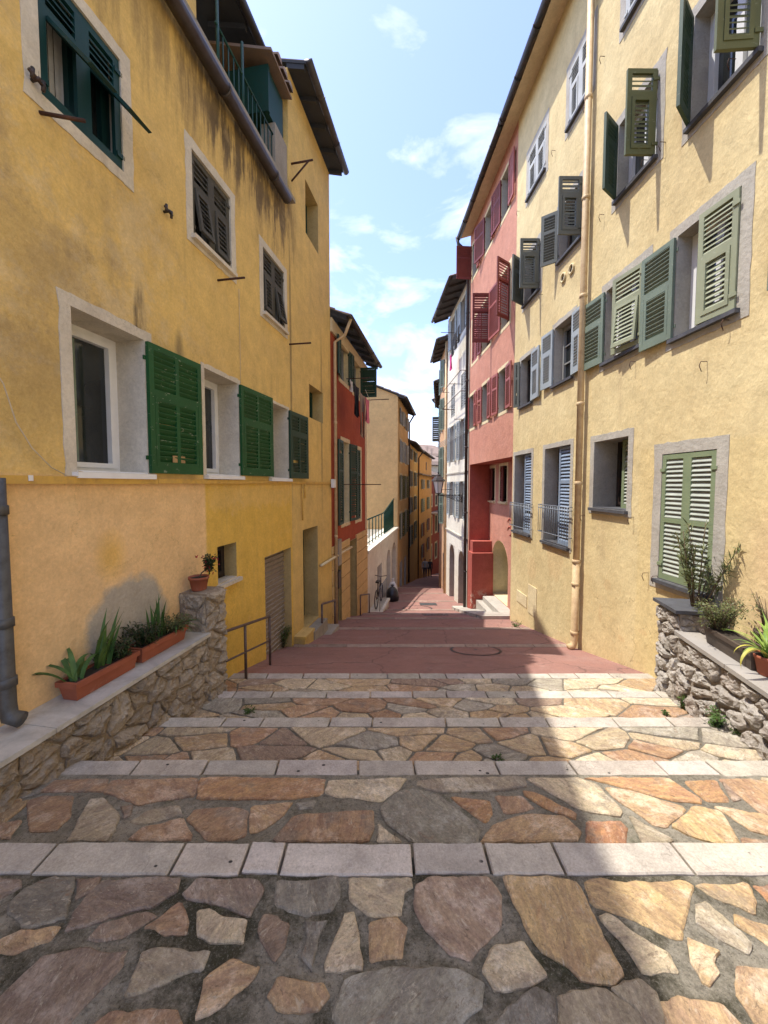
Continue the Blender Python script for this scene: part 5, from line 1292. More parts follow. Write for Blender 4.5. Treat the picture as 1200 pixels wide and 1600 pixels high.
wall_mesh(FF, 0, FF.L, -6, 8.0, H_ops[HF.name]).build('wall', M['peachF'], HF)
roof(HF, FF, 0, FF.L, 7.95, .42, 3, .35, soffit='wood_l', ends=.05, gr=.06)
pipe(HF, [FF.P(.1, .07, 7.9), FF.P(.1, .07, -3.6)], .05, 'yellowpipe')
FG2 = Facade((2.94, 20.31), (3.9, 27.0), -1)
HF2 = thing('salmon_house', (3.2, 24, -4.5), 'salmon house with short eaves and a grey shutter, farthest on the right side', 'house')
for zc in (4.0, 1.5, -1.0): 
    for f in (.05, .4, .7): win_sz(HF2, FG2, FG2.L * f + .3, FG2.L * f + 1.1, zc, zc + 1.4, .14, 'greyframe', 2, None, None, 'reveal', leaves=[('n', 174, 'grey_sh', dict(w=.4, gap=.1)), ('f', 92 if (zc > 3 and f < .1) else 174, 'grey_sh', dict(w=.4, gap=.1))])
wall_mesh(FG2, 0, FG2.L, -8, 7.0, H_ops[HF2.name]).build('wall', M['peachF'], HF2)
roof(HF2, FG2, 0, FG2.L, 6.95, .25, 3, .35, soffit='wood_l', ends=.05)
FG3 = Facade((3.91, 27.01), (8.2, 41.5), -1)
HF3 = thing('tall_cream_house', (5, 33, -7), 'tall cream house on the inner side of the street bend', 'house')
wall_mesh(FG3, 0, FG3.L, -12, 7.5, []).build('wall', M['cream'], HF3); roof(HF3, FG3, 0, FG3.L, 7.5, .5, 3, .35, soffit='wood_l', ends=.05)
FG4 = Facade((8.3, 41.6), (14, 56), -1)
HF4 = thing('grey_brown_house', (10, 48, -9), 'plain brown house beyond the street bend', 'house')
wall_mesh(FG4, 0, FG4.L, -16, 2.5, []).build('wall', M['trim_grey'], HF4); roof(HF4, FG4, 0, FG4.L, 2.5, .5, 3, .35, soffit='wood_l', ends=.05)

# ================================================================== STONE PLANTERS
def rubble(mb, F, a0, a1, z0f, z1, dx, dz, gap, seed, depth=.05, o=0.0, cols=None):
    """pillow shaped stones set in a wall face"""
    zlo = min(z0f(a0), z0f(a1))
    rnd = random.Random(seed)
    for poly in voronoi(a0, a1, zlo, z1, dx, dz, gap, .5, seed, .18):
        poly = warp_poly(round_poly(poly, .13), .016, .025, seed + poly[0].x)
        c = sum(poly, Vector((0, 0))) / len(poly)
        if c.y < z0f(c.x) - .1: continue
        n = len(poly); vs = []; dd = depth * rnd.uniform(.45, .95); cc = rnd.choice(cols); f = rnd.uniform(.8, 1.15); mb.col = (*[x * f for x in cc], 1)
        R_ = ((0, -.01), (.02, .40), (.14, .72), (.32, .9), (.52, .97), (.78, 1.0))
        for ti_, (t, h) in enumerate(R_):
            for p in poly:
                q = p.lerp(c, t); nn = noise.noise(Vector((q.x * 16, q.y * 16, seed))) * .026 + noise.noise(Vector((q.x * 45, q.y * 45, seed))) * .018
                vs.append(F.P(q.x, o + dd * h + (nn if t else 0), q.y))
        q = c; vs.append(F.P(c.x, o + dd, c.y)); fs = []
        for r in range(len(R_) - 1):
            for i in range(n): j = (i + 1) % n; fs.append((r * n + i, r * n + j, (r + 1) * n + j, (r + 1) * n + i))
        b = (len(R_) - 1) * n
        for i in range(n): fs.append((b + i, b + (i + 1) % n, len(vs) - 1))
        mb.add(vs, fs, False); mb.col = None

PL = thing('stone_planter_wall', (-2.3, 2, 0), 'low rubble stone wall with a veined marble cap against the ochre house', 'wall')
FP = Facade((-2.42 - .175, -1), (-2.42 + .175 * 4.05, 4.05), 1); pY = FP.sy
ptop = FP.sz(300, 936)[1]; pa, pb = pY(3.74), FP.L
LC = [(.48, .39, .28), (.40, .32, .22), (.54, .46, .35), (.44, .37, .28)]
m = MB(); m.fbox(FP, 0, pa + .01, -.30, 0, -1.6, .10); m.fbox(FP, pa + .011, pb, -.30, 0, -1.6, ptop - .02)
m.build('wall_core', M['mortar_l'], PL)
m = MB(); zf_ = lambda a: gz(-1 + a * .985) - .12
rubble(m, FP, 0, pa, zf_, .10, .17, .12, .005, 5, .05, 0, LC); rubble(m, FP, pa, pb, zf_, ptop - .02, .16, .11, .007, 6, .05, 0, LC)
Fn = Facade((FP.P(pa + .011, -.29, 0).x, FP.P(pa + .011, -.29, 0).y), (FP.P(pa + .011, .0, 0).x, FP.P(pa + .011, .0, 0).y), 1)
if Fn.n.y > 0: Fn.n = -Fn.n
rubble(m, Fn, 0, Fn.L, lambda a: .12, ptop - .02, .13, .12, .006, 8, .035, 0, LC)
m.build('stones', M['rock'], PL)
m = MB(); zs = [0, .9, 1.75, 2.6, 3.3, pa + .005]
for a, b in zip(zs, zs[1:]): m.fbox(FP, a + .002, b - .002, -.31, .05, .101, .132)
m.build('cap', M['marble'], PL)
m = MB(); m.col = (.3, .24, .17, 1)
vs = []; nn_ = 10
for i in range(nn_ + 1):
    for j in range(nn_ + 1):
        a = pa + (pb - pa) * i / nn_; o = -.31 + .35 * j / nn_; e = min(i, j, nn_ - i, nn_ - j); vs.append(FP.P(a, o, ptop - .045 + (.0 if e == 0 else .025 if e == 1 else .04) + noise.noise(Vector((a * 9, o * 9, 1))) * .02))
m.add(vs, [(i * (nn_ + 1) + j, (i + 1) * (nn_ + 1) + j, (i + 1) * (nn_ + 1) + j + 1, i * (nn_ + 1) + j + 1) for i in range(nn_) for j in range(nn_)]); m.build('pillar_top', M['rock'], PL)

PR = thing('stone_planter_wall', (2.9, 2, 0), 'low pale rubble stone wall with a slate slab on its end, under the straw yellow house', 'wall')
kx = .192; FQ = Facade((2.227 - kx, -1), (2.227 + kx * 4.14, 4.14), -1); qY = FQ.sy
qtop = FQ.sz(1048, 944)[1]; qa, qb = qY(3.76), FQ.L
RC = [(.48, .43, .37), (.40, .35, .29), (.52, .48, .42), (.44, .37, .31)]
m = MB(); m.fbox(FQ, 0, qa - .01, -1.05, 0, -1.6, .11); m.fbox(FQ, qa, qb, -.45, 0, -1.6, qtop - .05); m.build('wall_core', M['mortar_r'], PR)
m = MB(); rubble(m, FQ, 0, qa, zf_, .10, .21, .15, .011, 15, .06, 0, RC); rubble(m, FQ, qa, qb, zf_, qtop - .05, .17, .13, .010, 16, .06, 0, RC)
Fn2 = Facade((FQ.P(qa, -.44, 0).x, FQ.P(qa, -.44, 0).y), (FQ.P(qa, 0, 0).x, FQ.P(qa, 0, 0).y), 1)
if Fn2.n.y > 0: Fn2.n = -Fn2.n
rubble(m, Fn2, 0, Fn2.L, lambda a: .13, qtop - .05, .16, .1, .008, 18, .03, 0, RC)
m.build('stones', M['rock_r'], PR)
m = MB(); zs = [0, 1.2, 2.3, 3.3, 4.1, qa - .012]
for a, b in zip(zs, zs[1:]): m.fbox(FQ, a + .003, b - .003, -.16, .055, .111, .147)
m.fbox(FQ, 0, qa - .012, -1.04, -.161, .111, .128)
m.build('cap', M['capwood'], PR)
m = MB(); m.fbox(FQ, qa - .04, qb + .03, -.5, .06, qtop - .034, qtop); m.build('slate_slab', M['slate'], PR)

# ================================================================== PLANTS
def blade(mb, p, az, L, w, rise=1.2, droop=1.5, n=9, fold=.25, tw=0):
    p = Vector(p); h = Vector((math.cos(az), math.sin(az), 0)); sd = Vector((-math.sin(az), math.cos(az), 0)); pts = []; ang = rise
    for i in range(n + 1):
        t = i / n; ww = w * (math.sin(PI * min(1, .18 + t * .82)) ** .6) * (1 - t ** 4 * .9)
        pts += [p - sd * ww, p - Vector((0, 0, ww * fold)), p + sd * ww]
        ang -= droop / n * (.4 + 1.2 * t); p = p + (h * math.cos(ang) + Vector((0, 0, math.sin(ang))) + sd * tw * .1) * (L / n)
    mb.add(pts, [f for i in range(n) for f in ((3 * i, 3 * i + 1, 3 * i + 4, 3 * i + 3), (3 * i + 1, 3 * i + 2, 3 * i + 5, 3 * i + 4))], True)
def leaflet(mb, p, d, L, w):
    p = Vector(p); d = Vector(d).normalized(); s = d.cross(Vector((random.uniform(-.4, .4), random.uniform(-.4, .4), 1))); s = s.normalized() if s.length > .01 else Vector((1, 0, 0))
    q = p + d * L; m_ = p + d * L * .45 + Vector((0, 0, -L * .04))
    mb.add([p, m_ + s * w, q + Vector((0, 0, -L * .12)), m_ - s * w], [(0, 1, 2, 3)])
def bush(name, base, rx, ry, h, n, L, w, mat, parent, stems=6, seed=1, zlo=.15):
    rs = random.getstate(); random.seed(seed); lf = MB(); st = MB(); base = Vector(base)
    for i in range(stems):
        az = random.uniform(0, 2 * PI); k = random.random() ** .5
        tip = base + Vector((math.cos(az) * rx * k, math.sin(az) * ry * k, h * random.uniform(.7, 1)))
        mid = base.lerp(tip, .5) + Vector((random.uniform(-.1, .1) * rx, random.uniform(-.1, .1) * ry, 0))
        st.tube([base + Vector((math.cos(az) * rx * .15, math.sin(az) * ry * .15, 0)), mid, tip], [.004 + h * .006, .004, .002], 5)
        for j in range(n // stems):
            t = zlo + (1 - zlo) * random.random() ** .8; c = (base.lerp(mid, t * 2) if t < .5 else mid.lerp(tip, t * 2 - 1)) + Vector((random.gauss(0, rx * .17), random.gauss(0, ry * .17), random.gauss(0, h * .05)))
            d = Vector((random.gauss(0, 1), random.gauss(0, 1), random.gauss(.25, .6)))
            leaflet(lf, c, d, L * random.uniform(.6, 1.3), w * random.uniform(.7, 1.2))
    st.build('stem', M['stem'], parent, fix=False); r = lf.build('foliage', M[mat], parent, fix=False); random.setstate(rs); return r
def trough(H, F, a0, a1, o0, o1, z, h, mat):
    m = MB(); t = .012; b = .02; P = F.P
    m.hexa([P(a0 + b, o0 + b, z), P(a1 - b, o0 + b, z), P(a1 - b, o1 - b, z), P(a0 + b, o1 - b, z), P(a0, o0, z + h), P(a1, o0, z + h), P(a1, o1, z + h), P(a0, o1, z + h)])
    for (x0, x1, y0, y1) in ((a0 - .01, a1 + .01, o0 - .01, o0 + .012), (a0 - .01, a1 + .01, o1 - .012, o1 + .01), (a0 - .01, a0 + .012, o0 + .0125, o1 - .0125), (a1 - .012, a1 + .01, o0 + .0125, o1 - .0125)):
        m.fbox(F, x0, x1, y0, y1, z + h - .02, z + h + .015)
    tr = m.build('trough', M[mat], H); m = MB(); vs = []
    for i in range(9):
        for j in range(4): a = a0 + .013 + (a1 - a0 - .026) * i / 8; o = o0 + .013 + (o1 - o0 - .026) * j / 3; vs.append(P(a, o, z + h + .003 + .008 * noise.noise(Vector((a * 20, o * 20, 0)))))
    m.add(vs, [(i * 4 + j, i * 4 + j + 4, i * 4 + j + 5, i * 4 + j + 1) for i in range(8) for j in range(3)]); m.build('soil', M['soil'], H)
def pot(H, c, r, h, mat):
    m = MB(); m.lathe(c, [(r * .0, 0), (r * .68, 0), (r * .72, .01), (r * .93, h * .82), (r * 1.0, h * .82), (r * 1.03, h), (r * .93, h), (r * .90, h * .86), (0, h * .86)], 24); m.build('pot', M[mat], H)
    m = MB(); m.lathe(c, [(0, h * .88), (r * .91, h * .875)], 16); m.build('soil', M['soil'], H)
capz = .133
# left troughs
tA = FP.sz(104, 1080)[0]
a0 = pY(on_z(108, 1100, capz).y); 
def trough_plants(nm, lab, a0, a1, F, o0, o1, z, h, mat):
    T = thing(nm, F.P((a0 + a1) / 2, (o0 + o1) / 2, z), lab, 'planter'); trough(T, F, a0, a1, o0, o1, z, h, mat); return T
T1_ = trough_plants('plant_trough', 'terracotta trough of arching strap leaves, nearer the camera on the marble cap', a0, a0 + .52, FP, -.235, -.085, capz, .115, 'terra')
m = MB(); rr = random.Random(4)
for i in range(9): blade(m, FP.P(a0 + .27 + rr.uniform(-.05, .05), -.16 + rr.uniform(-.03, .03), capz + .11), rr.uniform(-.9, 2.0), rr.uniform(.30, .46), .016, rr.uniform(1.15, 1.55), rr.uniform(.2, .9))
for i in range(10): blade(m, FP.P(a0 + .06 + rr.uniform(-.04, .04), -.16 + rr.uniform(-.03, .03), capz + .11), PI * .9 + rr.uniform(-1.3, 1.6), rr.uniform(.28, .42), .017, rr.uniform(.9, 1.4), rr.uniform(1.6, 3.2))
m.build('strap_leaves', M['leaf'], T1_, fix=False)
bush('foliage', FP.P(a0 + .40, -.16, capz + .11), .15, .12, .16, 900, .032, .006, 'leaf_dark', T1_, 22, 3)
T2_ = trough_plants('plant_trough', 'terracotta trough with a low dark shrub and upright blades, nearer the stone pillar', a0 + .56, a0 + 1.10, FP, -.235, -.085, capz, .115, 'terra')
m = MB()
for i in range(13): blade(m, FP.P(a0 + .80 + rr.uniform(-.09, .09), -.17 + rr.uniform(-.03, .03), capz + .11), rr.uniform(0, 6.28), rr.uniform(.26, .42), .012, rr.uniform(1.25, 1.57), rr.uniform(.1, .7))
for i in range(7): blade(m, FP.P(a0 + 1.0 + rr.uniform(-.06, .06), -.15, capz + .11), rr.uniform(-1.2, .9), rr.uniform(.22, .34), .011, rr.uniform(.7, 1.2), rr.uniform(1.2, 2.4))
m.build('strap_leaves', M['leaf'], T2_, fix=False)
bush('foliage', FP.P(a0 + .66, -.16, capz + .11), .16, .13, .19, 1200, .034, .006, 'leaf_dark', T2_, 26, 5)
bush('foliage', FP.P(a0 + .95, -.14, capz + .10), .19, .14, .16, 1000, .034, .006, 'leaf_olive', T2_, 26, 6)
# pot on the pillar
pc = FP.P((pa + pb) / 2 - .04, -.15, ptop - .005)
T3_ = thing('potted_plant', pc, 'terracotta pot with a leaning dark red flowered shrub on top of the stone pillar', 'plant'); pot(T3_, pc, .098, .14, 'terra')
m = MB(); q0 = pc + Vector((0, 0, .12)); m.tube([q0, q0 + Vector((.02, .02, .05)), q0 + Vector((.07, .03, .09)), q0 + Vector((.12, .04, .13))], [.008, .007, .006, .004], 6); m.build('stem', M['stem'], T3_)
bush('foliage', q0 + Vector((.10, .03, .07)), .085, .085, .17, 420, .030, .012, 'leaf_dark', T3_, 12, 9, 0)
m = MB()
for i in range(26):
    c = q0 + Vector((.10 + random.gauss(0, .05), .02 + random.gauss(0, .04), .15 + random.gauss(0, .05)))
    for j in range(4): leaflet(m, c, (random.gauss(0, 1), random.gauss(0, 1), random.gauss(0, 1)), .018, .008)
m.build('flowers', M['flower'], T3_, fix=False)
# right hand pots
pc = on_z(1088, 982, .147) + Vector((.02, .05, 0)); pc.z = .149
T4_ = thing('potted_oleander', pc, 'brown pot of tall thin oleander stems in front of the closed green shutters', 'plant'); pot(T4_, pc, .125, .20, 'brownplastic')
rs = random.getstate(); random.seed(21); lf = MB(); st = MB()
for i in range(15):
    az = random.uniform(0, 6.28); k = random.random() ** .5 * .36
    b0 = pc + Vector((math.cos(az) * .04 + .02, math.sin(az) * .04, .17)); tip = pc + Vector((.14 + math.cos(az) * k, math.sin(az) * k * .7, random.uniform(.6, 1.12))); mid = b0.lerp(tip, .5) + Vector((random.uniform(-.04, .04), 0, .03))
    st.tube([b0, mid, tip], [.007, .005, .003], 5)
    for j in range(58):
        t = .35 + .65 * random.random(); c = mid.lerp(tip, t * 2 - 1) if t > .5 else b0.lerp(mid, t * 2)
        d = Vector((random.gauss(0, 1), random.gauss(0, 1), random.gauss(.5, .7))); leaflet(lf, c, d, random.uniform(.07, .13), .007)
st.build('stem', M['stem'], T4_, fix=False); lf.build('foliage', M['leaf_olive'], T4_, fix=False); random.setstate(rs)
qc = qY(on_z(1100, 1000, .147).y); q_n = qY(on_z(1185, 1050, .147).y)
T5_ = thing('plant_trough', FQ.P((qc + q_n) / 2, -.14, .147), 'brown plastic trough with a small leaved shrub along the pale stone wall', 'planter')
trough(T5_, FQ, q_n + .02, qc - .02, -.22, -.06, .149, .14, 'brownplastic')
bush('foliage', FQ.P(qc - .08, -.15, .28), .24, .16, .28, 1700, .028, .007, 'leaf_olive', T5_, 34, 31)
pc = FQ.P(q_n - .02, -.16, .149)
T6_ = thing('potted_plant', pc, 'pot of broad lime green strap leaves with one yellowing leaf over the wall', 'plant'); pot(T6_, pc, .095, .15, 'terra')
m = MB(); rr = random.Random(8)
for i in range(24): blade(m, pc + Vector((rr.uniform(-.03, .03), rr.uniform(-.03, .03), .12)), rr.uniform(0, 6.28), rr.uniform(.24, .40), .013, rr.uniform(1.0, 1.5), rr.uniform(.6, 1.9))
m.build('strap_leaves', M['leaf_lime'], T6_, fix=False)
m = MB(); blade(m, pc + Vector((-.02, -.02, .13)), PI * 1.05, .40, .019, 1.0, 3.1, 12); blade(m, pc + Vector((-.02, 0, .13)), PI * .93, .30, .012, 1.1, 2.6, 10); m.build('yellow_leaf', M['leaf_yel'], T6_, fix=False)
pc = FQ.P(qc - .10, -.52, .130); T7_ = thing('potted_plant', pc, 'grey pot of bare dry twigs behind the brown trough near the wall', 'plant'); pot(T7_, pc, .10, .17, 'brownplastic')
bush('foliage', pc + Vector((0, 0, .14)), .15, .15, .45, 120, .05, .006, 'leaf_olive', T7_, 14, 41)

def weed(pos, r, h, n, lab, seed, mat='weed'):
    H = thing('weed', pos, lab, 'weed', 'weeds growing along the walls and step joints'); bush('foliage', pos, r, r, h, n, .035, .007, mat, H, 8, seed, 0); return H
def gpt(px, py, dz=0):     # street point under a pixel
    q = ray(px, py); lo_, hi_ = .3, 90
    for _ in range(60):
        k_ = (lo_ + hi_) / 2; p = q * k_
        if p.z + EYE > gz(p.y): lo_ = k_
        else: hi_ = k_
    return Vector((p.x, p.y, gz(p.y) + dz))
weed(gpt(1118, 1134), .11, .12, 320, 'bushy green weed at the foot of the right stone wall', 1)
weed(gpt(1160, 1150), .09, .06, 160, 'thin straggly weed nearest the camera by the right stone wall', 2)
weed(gpt(1067, 1108), .05, .13, 120, 'upright weed against the base of the right stone wall corner', 3)
weed(gpt(1040, 1119), .025, .05, 40, 'tiny weed alone between flagstones near the right wall', 4)
weed(gpt(297, 1106), .07, .05, 160, 'mossy weed at the foot of the left planter wall', 5)
weed(gpt(388, 1113), .07, .03, 120, 'flat green weed in a joint of the second lowest step', 6)
weed(gpt(775, 1187), .05, .02, 70, 'low weed in the joint behind a pale step edge', 7)
weed(gpt(441, 1012), .16, .45, 700, 'leafy dark weed growing beside the grey garage shutter', 8)
weed(gpt(806, 981), .14, .16, 260, 'dry weed at the corner of the straw yellow house', 9)
weed(gpt(385, 1022), .03, .28, 30, 'thin weed by the handrail post', 10)
fl = MB()
for i in range(30):
    c = FLt.P(aY(5.05), .22, -1.32) + Vector((random.gauss(0, .03), random.gauss(0, .03), random.gauss(0, .03)))
    leaflet(fl, c, (random.gauss(0, 1), random.gauss(0, 1), random.gauss(0, 1)), .05, .02)
tag(fl.build('flower_bunch', M['flower'], fix=False), 'bunch of red flowers tied to the brown handrail post', 'flowers')

# ================================================================== RAILINGS, STEPS, STREET PIECES
def handrail(pxa, pxb, ya, yb, o, lab, posts, mid=True, r=.018, name='handrail', mat='rail'):
    a, za = FLt.sz(pxa, ya, o); b, zb_ = FLt.sz(pxb, yb, o); H = thing(name, FLt.P((a + b) / 2, o, gz(FLt.P((a + b) / 2, o, 0).y)), lab, 'railing')
    P = lambda t, dz=0: FLt.P(a + (b - a) * t, o, za + (zb_ - za) * t + dz)
    m = MB(); m.tube([P(0, -.05), P(.015, -.012), P(.05, 0), P(1, 0)], r, 8); m.build('top_rail', M[mat], H)
    if mid: m = MB(); m.tube([P(0, -.34), P(1, -.34)], r * .7, 8); m.build('mid_rail', M[mat], H)
    for t in posts:
        p = P(t); g = gz(p.y) - .05; m = MB(); m.tube([Vector((p.x, p.y, g)), p + Vector((0, 0, -.012))], r, 8); m.build('post', M[mat], H)
    return H
handrail(328, 421, 995, 963, .22, 'brown metal handrail beside the steps after the stone pillar', (0, .52, 1))
handrail(503, 523, 944, 938, .18, 'short low metal rail beside the grey door of the red house', (0, 1), mid=False, r=.022)
handrail(563, 577, 930, 928, .12, 'low metal rail at the far corner of the red house', (0, 1), mid=False, r=.02)
# door steps of the yellow house
DS = thing('door_steps', FLt.P((ds0 + ds1) / 2, .2, -1.5), 'worn stone steps and block below the yellow house door', 'steps')
m = MB(); yb = aY(7.0); m.fbox(FLt, ds0 - .02, ds1 + .35, .002, .34, -2.2, dz0 - .28); m.build('lower_step', M['concrete'], DS)
m = MB(); m.fbox(FLt, ds0 + .02, ds1 - .01, .003, .2, dz0 - .279, dz0 - .03); m.build('upper_step', M['concrete'], DS)
m = MB(); m.fbox(FLt, ds0 - .45, ds0 - .03, .002, .20, -2.2, dz0 + .02); m.fbox(FLt, ds0 - .47, ds0 - .021, .001, .22, dz0 + .021, dz0 + .07); m.build('side_block', M['left'], DS)
# stone landing beyond the red house
LB = thing('stone_landing', FLt.P(aY(14.4), .2, -3.2), 'raised pale stone landing below the arched terrace wall', 'landing')
m = MB(); m.fbox(FLt, aY(12.5), aY(14.2), .002, .42, -4, -2.72); m.fbox(FLt, aY(12.45), aY(14.25), .001, .46, -2.719, -2.64); m.build('block', M['white'], LB)
m = MB()
for i in range(7): a = aY(12.7) + i * .22; m.tube([FLt.P(a, .36, -2.64), FLt.P(a, .36, -1.85)], .01, 5)
m.tube([FLt.P(aY(12.6), .36, -1.85), FLt.P(aY(14.1), .36, -1.85)], .018, 6); m.build('railing', M['railgrey'], LB)
# bicycle leaning on the terrace wall
BK = thing('bicycle', FLt.P(aY(13.9), .2, -2.64), 'dark bicycle parked behind the rail on the stone landing', 'bicycle')
bz = -2.64 + .32; ba, bb = aY(12.95), aY(13.85)
for a in (ba, bb):
    m = MB(); m.tube([FLt.P(a + .31 * math.cos(2 * PI * k / 20), .2, bz + .31 * math.sin(2 * PI * k / 20)) for k in range(21)], .018, 6, cap=False)
    for k in range(8): m.tube([FLt.P(a, .2, bz), FLt.P(a + .3 * math.cos(k * PI / 4), .2, bz + .3 * math.sin(k * PI / 4))], .003, 3)
    m.build('wheel', M['iron'], BK)
m = MB(); P = lambda a, z: FLt.P(a, .2, bz + z)
for p, q in (((ba, 0), (ba + .33, 0)), ((ba, 0), (ba + .25, .42)), ((ba + .33, 0), (ba + .22, .5)), ((ba + .33, 0), (bb - .15, .45)), ((ba + .25, .45), (bb - .17, .5)), ((bb - .17, .58), (bb, 0))): m.tube([P(*p), P(*q)], .015, 6)
m.build('frame', M['iron'], BK)
m = MB(); m.fbox(FLt, ba + .12, ba + .36, .14, .26, bz + .53, bz + .58); m.build('saddle', M['iron'], BK)
m = MB(); m.tube([FLt.P(bb - .17, -.04, bz + .66), FLt.P(bb - .17, .2, bz + .62), FLt.P(bb - .17, .44, bz + .66)], .012, 6); m.build('handlebar', M['iron'], BK)
# rubbish bags
def bag(c, r, h, mat, lab, seed):
    m = MB(); n = 18; c = Vector(c); prof = [(.5, 0), (.92, .06), (1.05, .25), (.98, .5), (.75, .72), (.35, .86), (.14, .90), (.30, 1.0), (.22, 1.02)]
    vs = []; 
    for j, (rr_, z) in enumerate(prof):
        for k_ in range(n):
            a = 2 * PI * k_ / n; q = 1 + .16 * noise.noise(Vector((math.cos(a) * 2.5, math.sin(a) * 2.5, z * 3 + seed))) * 1.6; vs.append(c + Vector((math.cos(a) * r * rr_ * q, math.sin(a) * r * rr_ * q, h * z)))
    m.add(vs, [(j * n + k_, j * n + (k_ + 1) % n, (j + 1) * n + (k_ + 1) % n, (j + 1) * n + k_) for j in range(len(prof) - 1) for k_ in range(n)] + [tuple(range((len(prof) - 1) * n, len(prof) * n))], True)
    tag(m.build('rubbish_bag', M[mat]), lab, 'bag')
M['blackbag'] = plain('black_plastic_bag', (.02, .02, .022), .35, 0, .3, .5); M['whitebag'] = plain('white_plastic_bag', (.6, .6, .6), .4, 0, .2, .5)
q = gpt(607, 939) + Vector((.16, 0, 0)); bag(q, .25, .66, 'blackbag', 'large black rubbish bag left against the stone landing', 3); bag(q + Vector((.02, .42, .0)), .2, .80, 'whitebag', 'smaller white bag just behind the black rubbish bag', 7)
# manholes, gratings
def manhole(px, py, r, lab):
    c = gpt(px, py); H = thing('manhole_cover', c, lab, 'manhole'); sl_ = (gz(c.y + .1) - gz(c.y - .1)) / .2
    def ring(r0, r1, dz):
        vs = [];
        for rr_ in (r0, r1):
            for k_ in range(40): a = 2 * PI * k_ / 40; x, y = rr_ * math.cos(a), rr_ * math.sin(a); vs.append((c.x + x, c.y + y, c.z + y * sl_ + dz))
        return vs, [(k_, (k_ + 1) % 40, 40 + (k_ + 1) % 40, 40 + k_) for k_ in range(40)]
    m = MB(); m.add(*ring(r, r * .9, .008)); m.build('frame', M['iron'], H)
    m = MB(); m.add(*ring(.02, r * .89, .007)); m.build('lid', M['asphalt'], H); m = MB(); m.add(*ring(0.001, .03, .010)); m.build('keyhole', M['iron'], H)
manhole(743, 1016, .42, 'round manhole cover in the red asphalt just below the stone steps'); manhole(652, 951, .55, 'round manhole cover farther down in the sunlit street')
for px, py, w_, d_, lab in ((669, 944, .65, .5, 'small grey drain grating in the sunlit part of the street'), (681, 961, .75, .3, 'grey drain grating at the edge of the long shadow')):
    c = gpt(px, py); sl_ = (gz(c.y + .1) - gz(c.y - .1)) / .2; m = MB(); z = lambda y: c.z + (y - c.y) * sl_
    def sb(x0, x1, y0, y1, h): m.hexa([(x0, y0, z(y0) - .02), (x1, y0, z(y0) - .02), (x1, y1, z(y1) - .02), (x0, y1, z(y1) - .02), (x0, y0, z(y0) + h), (x1, y0, z(y0) + h), (x1, y1, z(y1) + h), (x0, y1, z(y1) + h)])
    sb(c.x - w_ / 2, c.x + w_ / 2, c.y - d_ / 2, c.y + d_ / 2, .006)
    for k_ in range(8): x = c.x - w_ / 2 + (k_ + .5) * w_ / 8; sb(x - .02, x + .02, c.y - d_ * .45, c.y + d_ * .45, .014)
    tag(m.build('drain_grating', M['castiron']), lab, 'grating')
# pavement slabs by the recess
m = MB(); 
x0 = RIGHT_X(10.5)
for i in range(7):
    y = 9.7 + i * .6; m.hexa([(RIGHT_X(y) - .62 + .02 * i, y, gz(y) - .3), (RIGHT_X(y) + .6, y, gz(y) - .3), (RIGHT_X(y) + .6, y + .59, gz(y + .6) - .3), (RIGHT_X(y) - .6 + .02 * i, y + .59, gz(y + .6) - .3), (RIGHT_X(y) - .62 + .02 * i, y, gz(y) + .09), (RIGHT_X(y) + .6, y, gz(y) + .09), (RIGHT_X(y) + .6, y + .59, gz(y + .6) + .09), (RIGHT_X(y) - .6 + .02 * i, y + .59, gz(y + .6) + .09)])
tag(m.build('pavement', M['trim_grey']), 'pale stone pavement before the recess of the red house', kind='structure')

# ================================================================== STREET LAMP
ls, lz_ = FRt.sz(722, 776); base = FRt.P(ls, 0, lz_)
SL = thing('street_lamp', base, 'black wrought iron wall lantern on a scrolled bracket above the street', 'lamp')
m = MB(); P = lambda o, z: FRt.P(ls, o, lz_ + z)
Lb = .92
m.tube([P(0, .06), P(Lb, .06)], .018, 8); m.tube([P(.01, -.22), P(.01, .12)], .022, 8)
def spiral(c0, cz, r0, turns, a0_, sgn=1):
    n = 26; m.tube([P(c0 + r0 * (1 - .85 * i / n) * math.cos(a0_ + sgn * 2 * PI * turns * i / n), cz + r0 * (1 - .85 * i / n) * math.sin(a0_ + sgn * 2 * PI * turns * i / n)) for i in range(n + 1)], .010, 6)
spiral(.14, -.07, .11, 1.6, PI * .5); spiral(.35, -.03, .075, 1.5, PI * .5, -1); spiral(.52, -.0, .05, 1.4, PI * .5, 1)
m.tube([P(.01, -.2), P(.2, -.16), P(.45, -.05), P(.7, .03), P(.85, .05)], .011, 6)
m.build('bracket', M['iron'], SL)
lc = P(Lb - .02, .0); m = MB()
def hexr(r, z, n=6): return [lc + Vector((r * math.cos(2 * PI * k / n + .3), r * math.sin(2 * PI * k / n + .3), z)) for k in range(n)]
m.lathe(lc, [(.0, .02), (.035, .03), (.02, .07), (.06, .10), (.11, .13)], 12)
a, b = hexr(.12, .13), hexr(.215, .58)
for p, q in zip(a, b): m.tube([p, q], .011, 5)
for rg in (a, b): m.tube(rg + [rg[0]], .013, 5)
m.build('lantern_frame', M['iron'], SL)
m = MB(); vs = hexr(.112, .135) + hexr(.205, .575); m.add(vs, [(k, (k + 1) % 6, 6 + (k + 1) % 6, 6 + k) for k in range(6)] + [tuple(range(6))]); 
t = NT('frosted_lantern_glass'); M['lglass'] = t.fin((.62, .62, .58), .35, 0, .5); m.build('lantern_glass', M['lglass'], SL)
m = MB(); m.lathe(lc, [(.25, .57), (.255, .60), (.16, .72), (.10, .76), (.10, .80), (.06, .83), (.02, .86), (.035, .90), (.0, .95)], 6, False); m.build('lantern_cap', M['iron'], SL)

